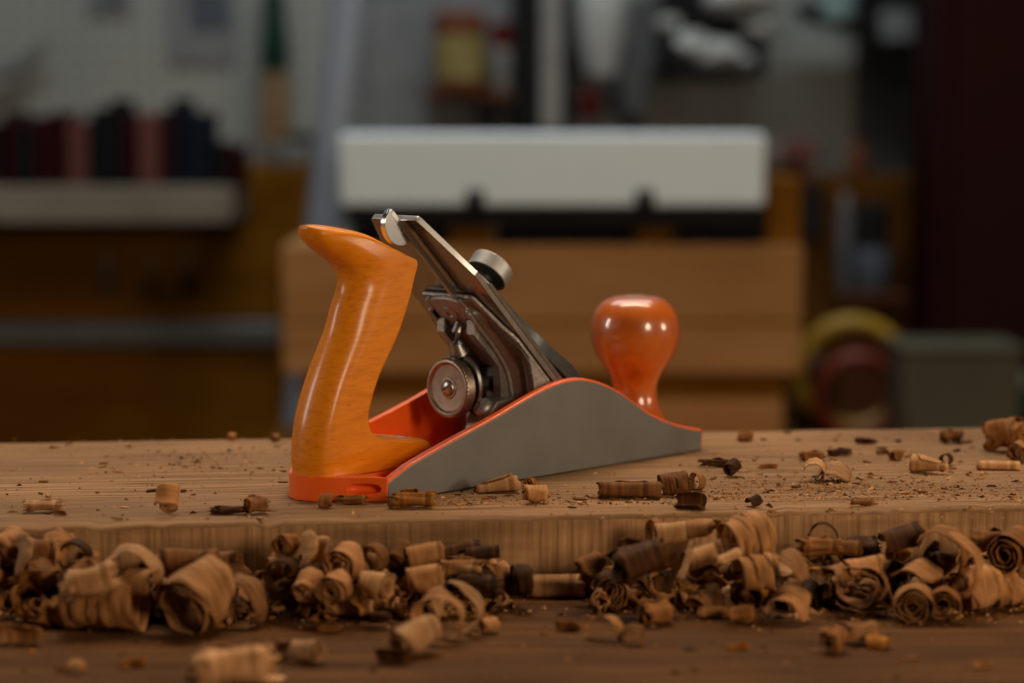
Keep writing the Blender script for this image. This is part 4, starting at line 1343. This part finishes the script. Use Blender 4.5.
# leaning pipe behind the chest
b = bmesh.new()
pb = at_y(287, 560, 2.84); ptp = at_y(357, -60, 2.84)
dv = (ptp - pb).normalized()
foot = pb + dv * ((0.002 - pb.z) / dv.z)
tip = foot + dv * 1.75
kk = 2.84 / FPX
tube(b, [foot, foot.lerp(tip, .5), tip], 19 * kk, 28)
lp = tag(link('leaning_pipe', b, M['bluepipe']), 'pale blue-grey pipe leaning behind the tan wooden chest', 'pipe')
# grey panel beside it
b = bmesh.new(); B(b, 364, 512, -200, 240, 3.34, 0.03)
tag(link('wall_panel', b, M['greywall'], bevel=.002), 'plain grey panel on the back wall above the white box', 'panel')

# table behind, under the chest
zt = at_y(500, 440, 2.5).z - 0.015
tb = empty('side_table', (0.2, 2.45, 0), 0, 'low side table behind the bench under the tan wooden chest', 'table')
b = bmesh.new(); box(b, -0.48, 0.55, -0.12, 0.27, zt - .03, zt); link('tabletop', b, M['ply'], tb, bevel=.002)
for sx in (-.44, .51):
    for sy in (-.09, .24):
        b = bmesh.new(); box(b, sx - .02, sx + .02, sy - .02, sy + .02, 0, zt - .03); link('leg', b, M['ply'], tb)
# chest
c = at_y(541, 437, 2.45)
ch = empty('wooden_chest', (c.x, 2.45, zt), 0, 'wide tan wooden chest standing behind the plank under the white box', 'chest')
oc = (c.x, 2.45, zt)
b = bmesh.new()
B(b, 281, 802, 245, 322, 2.45, 0.22, oc)
link('upper_box', b, M['chest'], ch, bevel=.003)
b = bmesh.new(); B(b, 282, 801, 325, 374, 2.45, 0.22, oc); link('middle_box', b, M['chest'], ch, bevel=.003)
b = bmesh.new(); B(b, 300, 785, 374, 401, 2.47, 0.19, oc); link('recess', b, M['ply'], ch)
b = bmesh.new(); a1 = at_y(300, 401, 2.45); c1 = at_y(783, 401, 2.45)
box(b, a1.x - c.x, c1.x - c.x, 0, .21, 0.0, a1.z - zt); link('base_box', b, M['chest'], ch, bevel=.003)
b = bmesh.new(); B(b, 283, 800, 321, 326, 2.452, 0.2, oc); link('joint_strip', b, M['ply'], ch)
# blocks between chest and white box
zc = at_y(500, 245, 2.45).z
for x0, x1, lab in ((448, 494, 'orange-brown wood block under the white box, leftmost of three'), (636, 674, 'orange-brown wood block under the white box, middle of three'), (766, 800, 'orange-brown wood block at the right end of the white box')):
    b = bmesh.new()
    a = at_y(x0, 226, 2.46); c = at_y(x1, 226, 2.46)
    zt2 = a.z if x0 < 700 else at_y(x0, 178, 2.46).z
    box(b, a.x, c.x, 2.46, 2.60, zc + .0004, zt2 - .0004)
    tag(link('wood_block', b, M['ply'], bevel=.002), lab, 'block', 'wood blocks on the chest')
# white machine box
c = at_y(552, 226, 2.42)
wx = empty('white_box', (c.x, 2.42, c.z), 0, 'long white metal box with a black base standing on the wood blocks', 'box')
ow = (c.x, 2.42, c.z)
b = bmesh.new(); B(b, 339, 765, 134, 206, 2.42, 0.14, ow); link('housing', b, M['white'], wx, bevel=.004, seg=3)
b = bmesh.new(); B(b, 346, 764, 206.5, 226, 2.43, 0.17, ow); link('base', b, M['black'], wx, bevel=.002)
for x in (475, 645):
    b = bmesh.new(); B(b, x - 9, x + 9, 190, 206, 2.414, 0.0058, ow); link('latch', b, M['black'], wx, bevel=.001)
b = bmesh.new(); B(b, 348, 762, 229, 243, 2.47, 0.12)
# added black slabs between the blocks, standing in for the base's dark underside
for xa, xb, lab in ((350, 446, 'black slab for the dark underside, on the chest left of the first wood block'), (496, 634, 'black slab for the dark underside, on the chest between the two lower wood blocks'), (676, 764, 'black slab for the dark underside, on the chest right of the middle wood block')):
    q_ = bmesh.new()
    a = at_y(xa, 229, 2.47); c = at_y(xb, 229, 2.47)
    box(q_, a.x, c.x, 2.47, 2.60, zc + .0004, a.z)
    tag(link('underside_slab', q_, M['black'], bevel=.003), lab, 'case', 'black slabs under the white box')
b.free()

# things on the wall above the white box
wl = 3.31
k = wl / FPX


def wall_empty(name, x, y, lab, cat, Y=3.31, group=None):
    c = at_y(x, y, Y)
    return empty(name, (c.x, Y, c.z), 0, lab, cat, group)


e = wall_empty('wall_shelf', 462, 92, 'small dark wall shelf holding the khaki can', 'shelf')
b = bmesh.new(); box(b, -38 * k, 52 * k, -.05, .03, -6 * k, 0); link('board', b, M['rust'], e)
b = bmesh.new(); box(b, 24 * k, 34 * k, -.03, .03, -44 * k, -6 * k); link('bracket', b, M['black'], e)
e = wall_empty('paint_can', 460, 91.5, 'khaki labelled can with a rust-brown lid on the small wall shelf', 'can', Y=3.285)
b = bmesh.new(); lathe(b, [(26 * k, .3 * k), (27 * k, 3 * k), (27 * k, 12 * k)], (0, 0, 0), (0, 0, 1), 28); link('base', b, M['rust'], e)
b = bmesh.new(); lathe(b, [(26 * k, 12 * k), (26 * k, 56 * k)], (0, 0, 0), (0, 0, 1), 28); link('label_band', b, M['khaki'], e)
b = bmesh.new(); lathe(b, [(27 * k, 56 * k), (27 * k, 70 * k), (22 * k, 78 * k), (8 * k, 79 * k)], (0, 0, 0), (0, 0, 1), 28); link('lid', b, M['rust'], e)
e = wall_empty('red_tin', 501, 91.5, 'slim red and grey tin beside the khaki can', 'tin', Y=3.29)
b = bmesh.new(); lathe(b, [(9 * k, .3 * k), (10 * k, 2 * k), (10 * k, 44 * k)], (0, 0, 0), (0, 0, 1), 20); link('body', b, M['greymetal'], e)
b = bmesh.new(); lathe(b, [(10.5 * k, 44 * k), (10.5 * k, 64 * k), (5 * k, 68 * k)], (0, 0, 0), (0, 0, 1), 20); link('cap', b, M['redp'], e)


def post(name, x0, x1, y0, y1, Y, d, m, lab, cat, group=None):
    bm = bmesh.new()
    B(bm, x0, x1, y0, y1, Y, d)
    return tag(link(name, bm, M[m], bevel=.003), lab, cat, group)


post('upright_rail', 514, 540, -120, 131, 3.30, .07, 'black', 'wide black upright on the wall right of the khaki can', 'upright')
post('upright_rail', 541, 562, -120, 131, 3.29, .08, 'greymetal', 'light grey metal upright between the black uprights', 'upright')
post('upright_rail', 563, 573, -120, 131, 3.30, .07, 'black', 'narrow black upright right of the light grey one', 'upright')
e = wall_empty('plastic_jug', 602, 80, 'white plastic jug hanging on the wall above the white box', 'jug', Y=3.29)
b = bmesh.new()
lathe(b, [(r_ * k, a_ * k) for r_, a_ in ((8, 0), (16, 6), (21, 30), (25, 60), (25, 86), (18, 100), (8, 106))], (0, 0, 0), (0, 0, 1), 28)
link('body', b, M['bag'], e)
b = bmesh.new(); lathe(b, [(r_ * k, a_ * k) for r_, a_ in ((9, 106), (9, 114), (7, 116))], (0, 0, 0), (0, 0, 1), 20); link('cap', b, M['redp'], e)
e = wall_empty('drill_body', 632, 118, 'dark grey machine head hanging on the wall right of the white jug', 'machine', Y=3.30)
b = bmesh.new(); prism(b, [(-8 * k, 0), (12 * k, 0), (22 * k, 60 * k), (24 * k, 118 * k), (-2 * k, 118 * k), (-4 * k, 80 * k), (-14 * k, 40 * k)], 'y', -.03, .03); link('housing', b, M['darkpanel'], e, bevel=.006)
b = bmesh.new(); box(b, -8 * k, 8 * k, -.015, .015, -14 * k, 0); link('chuck', b, M['black'], e, bevel=.003)
e = wall_empty('spray_bottle', 590, 118, 'small dark red bottle on the wall below the white jug', 'bottle', Y=3.30)
b = bmesh.new(); lathe(b, [(r_ * k, a_ * k) for r_, a_ in ((10, 0), (12, 3), (12, 20), (6, 27), (5, 33))], (0, 0, 0), (0, 0, 1), 20); link('body', b, M['redp'], e)
post('machine_table', 652, 662, -20, 70, 3.28, .08, 'darkpanel', 'dark vertical plate at the left of the wall bin', 'plate')
e = wall_empty('wall_bin', 714, 76, 'black open bin on the wall filled with white plastic bags', 'bin', Y=3.27)
b = bmesh.new()
box(b, -50 * k, 48 * k, -.05, .06, 0, 10 * k); box(b, -50 * k, 48 * k, .05, .06, 0, 96 * k)
box(b, -50 * k, -43 * k, -.05, .06, 0, 44 * k); box(b, 41 * k, 48 * k, -.05, .06, 0, 40 * k)
link('tray', b, M['black'], e, bevel=.003)
rb = random.Random(8)
for x, y, s, lab in ((690, 45, 17, 'crumpled white plastic bag at the left of the wall bin'), (718, 54, 19, 'crumpled white plastic bag in the middle of the wall bin'), (742, 60, 10, 'small crumpled grey bag at the right of the wall bin'), (758, 28, 13, 'pinkish white bag above the right end of the wall bin'), (742, -6, 28, 'large crumpled white bag at the top of the picture above the bin'), (668, 24, 10, 'pale bag at the top left corner of the wall bin')):
    b = bmesh.new()
    bmesh.ops.create_icosphere(b, subdivisions=3, radius=1)
    for v in b.verts:
        d = 1 + .35 * noise.noise(v.co * 1.6 + Vector((x, y, 0))) + .15 * noise.noise(v.co * 5 + Vector((x, 0, y)))
        v.co = Vector((v.co.x * 1.2, v.co.y, v.co.z * .8)) * d * s * k
    o = link('plastic_bag', b, M['bag'], angle=60)
    c = at_y(x, y, 3.27)
    o.location = c
    tag(o, lab, 'bag', 'plastic bags in the wall bin')
# top right bracket with jar and grey box
e = wall_empty('sloping_bracket', 870, 30, 'black sloping bracket shelf at the top right of the wall', 'bracket', Y=3.28)
b = bmesh.new(); prism(b, [(-75 * k, 22 * k), (-60 * k, 8 * k), (62 * k, -22 * k), (66 * k, -4 * k), (-60 * k, 26 * k)], 'y', -.04, .04); link('arm', b, M['black'], e, bevel=.002)
b = bmesh.new(); prism(b, [(-20 * k, 0), (64 * k, 0), (64 * k, 60 * k), (-20 * k, 60 * k)], 'y', .02, .05); link('back_plate', b, M['black'], e)
e = wall_empty('glass_jar', 838, 22, 'pale aqua glass jar on the black sloping bracket', 'jar', Y=3.24)
b = bmesh.new(); lathe(b, [(r_ * k, a_ * k) for r_, a_ in ((14, 0), (17, 4), (17, 30), (12, 38))], (0, 0, 0), (0, 0, 1), 24); link('body', b, M['jarblue'], e)
b = bmesh.new(); lathe(b, [(r_ * k, a_ * k) for r_, a_ in ((13, 38), (13, 46), (11, 47))], (0, 0, 0), (0, 0, 1), 24); link('lid', b, M['greymetal'], e)
b = bmesh.new(); B(b, 882, 928, 10, 42, 3.22, .018)
tag(link('grey_case', b, M['greywall'], bevel=.004), 'dull grey case fixed on the sloping bracket at the top right', 'case')
post('wall_panel', 858, 940, -100, 178, 3.36, .03, 'darkpanel', 'darker charcoal panel on the back wall left of the maroon cabinet', 'panel')

# right lower part
p = at_y(850, 440, 3.15)
rc = empty('low_cupboard', (p.x, 3.15, 0), 0, 'dark orange-brown cupboard behind the chest at the right', 'cupboard')
a = at_y(756, 176, 3.15); c = at_y(990, 176, 3.15)
b = bmesh.new(); box(b, a.x - p.x, c.x - p.x, 0, .2, 0, a.z); link('carcass', b, M['plydark'], rc, bevel=.002)
b = bmesh.new(); B(b, 803, 822, 182, 240, 3.142, .0075, (p.x, 3.15, 0)); link('dark_slot', b, M['black'], rc)
b = bmesh.new(); B(b, 846, 905, 300, 420, 3.142, .0075, (p.x, 3.15, 0)); link('lower_door', b, M['rust'], rc)
zr = a.z
k = 3.2 / FPX
for x, r_, h_, m, lab in ((776, 12, 30, 'sand', 'round sandy cloth bundle at the left end of the right cupboard top'), (800, 17, 34, 'mink', 'larger pinkish cloth bundle on the right cupboard top')):
    b = bmesh.new()
    bmesh.ops.create_icosphere(b, subdivisions=3, radius=1)
    for v in b.verts:
        d = 1 + .3 * noise.noise(v.co * 1.5 + Vector((x, 3, 0)))
        v.co = Vector((v.co.x * r_, v.co.y * r_, max(-.8, v.co.z) * h_ * .55)) * d * k
    mz = min(v.co.z for v in b.verts)
    o = link('cloth_bundle', b, M[m], angle=60)
    o.location = (at_y(x, 170, 3.2).x, 3.22, zr - mz + .0003)
    tag(o, lab, 'cloth', 'bundles on the right cupboard')
e = empty('bottle', (at_y(857, 200, 3.2).x, 3.2, zr + .0003), 0, 'brown bottle standing on the right cupboard top', 'bottle')
b = bmesh.new(); lathe(b, [(r_ * k, a_ * k) for r_, a_ in ((10, 0), (11, 2), (11, 20), (5, 30), (5, 38))], (0, 0, 0), (0, 0, 1), 20); link('body', b, M['rust'], e)
b = bmesh.new(); lathe(b, [(r_ * k, a_ * k) for r_, a_ in ((6, 38), (6, 44), (5, 45))], (0, 0, 0), (0, 0, 1), 20); link('cap', b, M['black'], e)
# items before the cupboard, on a bracket shelf
e = wall_empty('cupboard_ledge', 868, 292, 'narrow dark ledge on the front of the right cupboard', 'ledge', Y=3.10)
k = 3.1 / FPX
b = bmesh.new(); box(b, -30 * k, 34 * k, -.03, .0415, -5 * k, 0); link('board', b, M['rust'], e)
zl = at_y(868, 292, 3.10).z
e = empty('storage_jar', (at_y(872, 250, 3.1).x, 3.1, zl + .0003), 0, 'blue-grey jar on the narrow ledge of the right cupboard', 'jar')
b = bmesh.new(); lathe(b, [(r_ * k, a_ * k) for r_, a_ in ((17, 0), (19, 3), (19, 40), (15, 46))], (0, 0, 0), (0, 0, 1), 24); link('body', b, M['slate'], e)
b = bmesh.new(); lathe(b, [(r_ * k, a_ * k) for r_, a_ in ((17, 46), (17, 84), (13, 88))], (0, 0, 0), (0, 0, 1), 24); link('lid', b, M['black'], e)
e = empty('spray_can', (at_y(845, 250, 3.09).x, 3.09, zl + .0003), 0, 'slim grey can standing left of the blue-grey jar', 'can')
b = bmesh.new(); lathe(b, [(r_ * k, a_ * k) for r_, a_ in ((7.5, 0), (8, 2), (8, 78), (4, 84))], (0, 0, 0), (0, 0, 1), 20); link('body', b, M['darkpanel'], e)
b = bmesh.new(); lathe(b, [(r_ * k, a_ * k) for r_, a_ in ((5, 84), (5, 98), (4, 99))], (0, 0, 0), (0, 0, 1), 20); link('cap', b, M['greywall'], e)

# coiled hoses on the side table
c = at_y(868, 376, 2.52)
k = 2.52 / FPX
zb = zt


def coil(name, R0, r_, m, lab, Yc, turns):
    bm = bmesh.new()
    pts = []
    n = 60 * turns
    for i in range(n + 1):
        t_ = 2 * PI * i / 60
        pts.append((c.x + R0 * k * math.cos(t_), Yc + .010 * (i / 60) - .005 * turns, zb + (R0 + r_) * k + .0005 + R0 * k * math.sin(t_)))
    tube(bm, pts, r_ * k, 12)
    return tag(link(name, bm, M[m]), lab, 'hose', 'hoses coiled on the side table')


coil('coiled_hose', 56, 8, 'yellow', 'outer yellow hose coiled upright at the right of the chest', 2.640, 2)
coil('coiled_hose', 40, 7, 'redhose', 'red hose coiled in front of the yellow one', 2.600, 2)
b = bmesh.new()
# grey-green bin
c = at_y(955, 342, 2.5)
e = empty('plastic_bin', (c.x, 2.5, zt + .0003), 0, 'grey-green rectangular plastic bin at the lower right', 'bin')
k = 2.5 / FPX
h_ = c.z - zt
b.free()
b = bmesh.new()
w0, w1 = 56 * k, 60 * k
o_ = [(-w0, 0), (w0, 0), (w1, h_), (-w1, h_)]
prism(b, o_, 'y', -.05, .06)
link('tub', b, M['bin'], e, bevel=.006)
b = bmesh.new(); box(b, -w1 - 2 * k, w1 + 2 * k, -.055, .065, h_ - 7 * k, h_ - .2 * k); link('rim', b, M['bin'], e, bevel=.002)
# dark box behind the coils
e = empty('dark_case', (at_y(812, 400, 2.675).x, 2.672, zt + .0003), 0, 'black upright case between the chest and the coiled hoses', 'case')
k = 2.6 / FPX
b = bmesh.new(); box(b, -18 * k, 22 * k, 0, .045, 0, 66 * k); link('shell', b, M['black'], e, bevel=.004)
b = bmesh.new(); tube(b, [(-6 * k, .03, 66 * k), (-6 * k, .03, 74 * k), (12 * k, .03, 74 * k), (12 * k, .03, 66 * k)], 1.6 * k, 8); link('handle', b, M['rail'], e)
e = empty('bottle', (at_y(1023, 400, 2.46).x, 2.46, zt + .0003), 0, 'dark teal bottle at the right edge beside the grey-green bin', 'bottle')
k = 2.46 / FPX
b = bmesh.new(); lathe(b, [(r_ * k, a_ * k) for r_, a_ in ((7, 0), (8, 3), (8, 60), (4, 74))], (0, 0, 0), (0, 0, 1), 20); link('body', b, M['green'], e)
b = bmesh.new(); lathe(b, [(r_ * k, a_ * k) for r_, a_ in ((4.5, 74), (4.5, 88), (4, 89))], (0, 0, 0), (0, 0, 1), 20); link('cap', b, M['jarblue'], e)
# maroon cabinet
a = at_y(932, 300, 2.95); c = at_y(1160, 300, 2.95)
e = empty('tall_cabinet', ((a.x + c.x) / 2, 2.95, 0), 0, 'tall dark maroon cabinet at the right side of the room', 'cabinet')
w = (c.x - a.x) / 2
b = bmesh.new(); box(b, -w, w, 0, .18, 0, 1.85); link('carcass', b, M['maroon'], e, bevel=.004)
b = bmesh.new(); box(b, -w + .02, w - .02, -.018, -.0005, .05, 1.8); dr = link('door', b, M['maroon'], e, bevel=.004)
b = bmesh.new(); box(b, w - .07, w - .05, -.04, -.0185, .95, 1.08); link('handle', b, M['rail'], dr, bevel=.002)
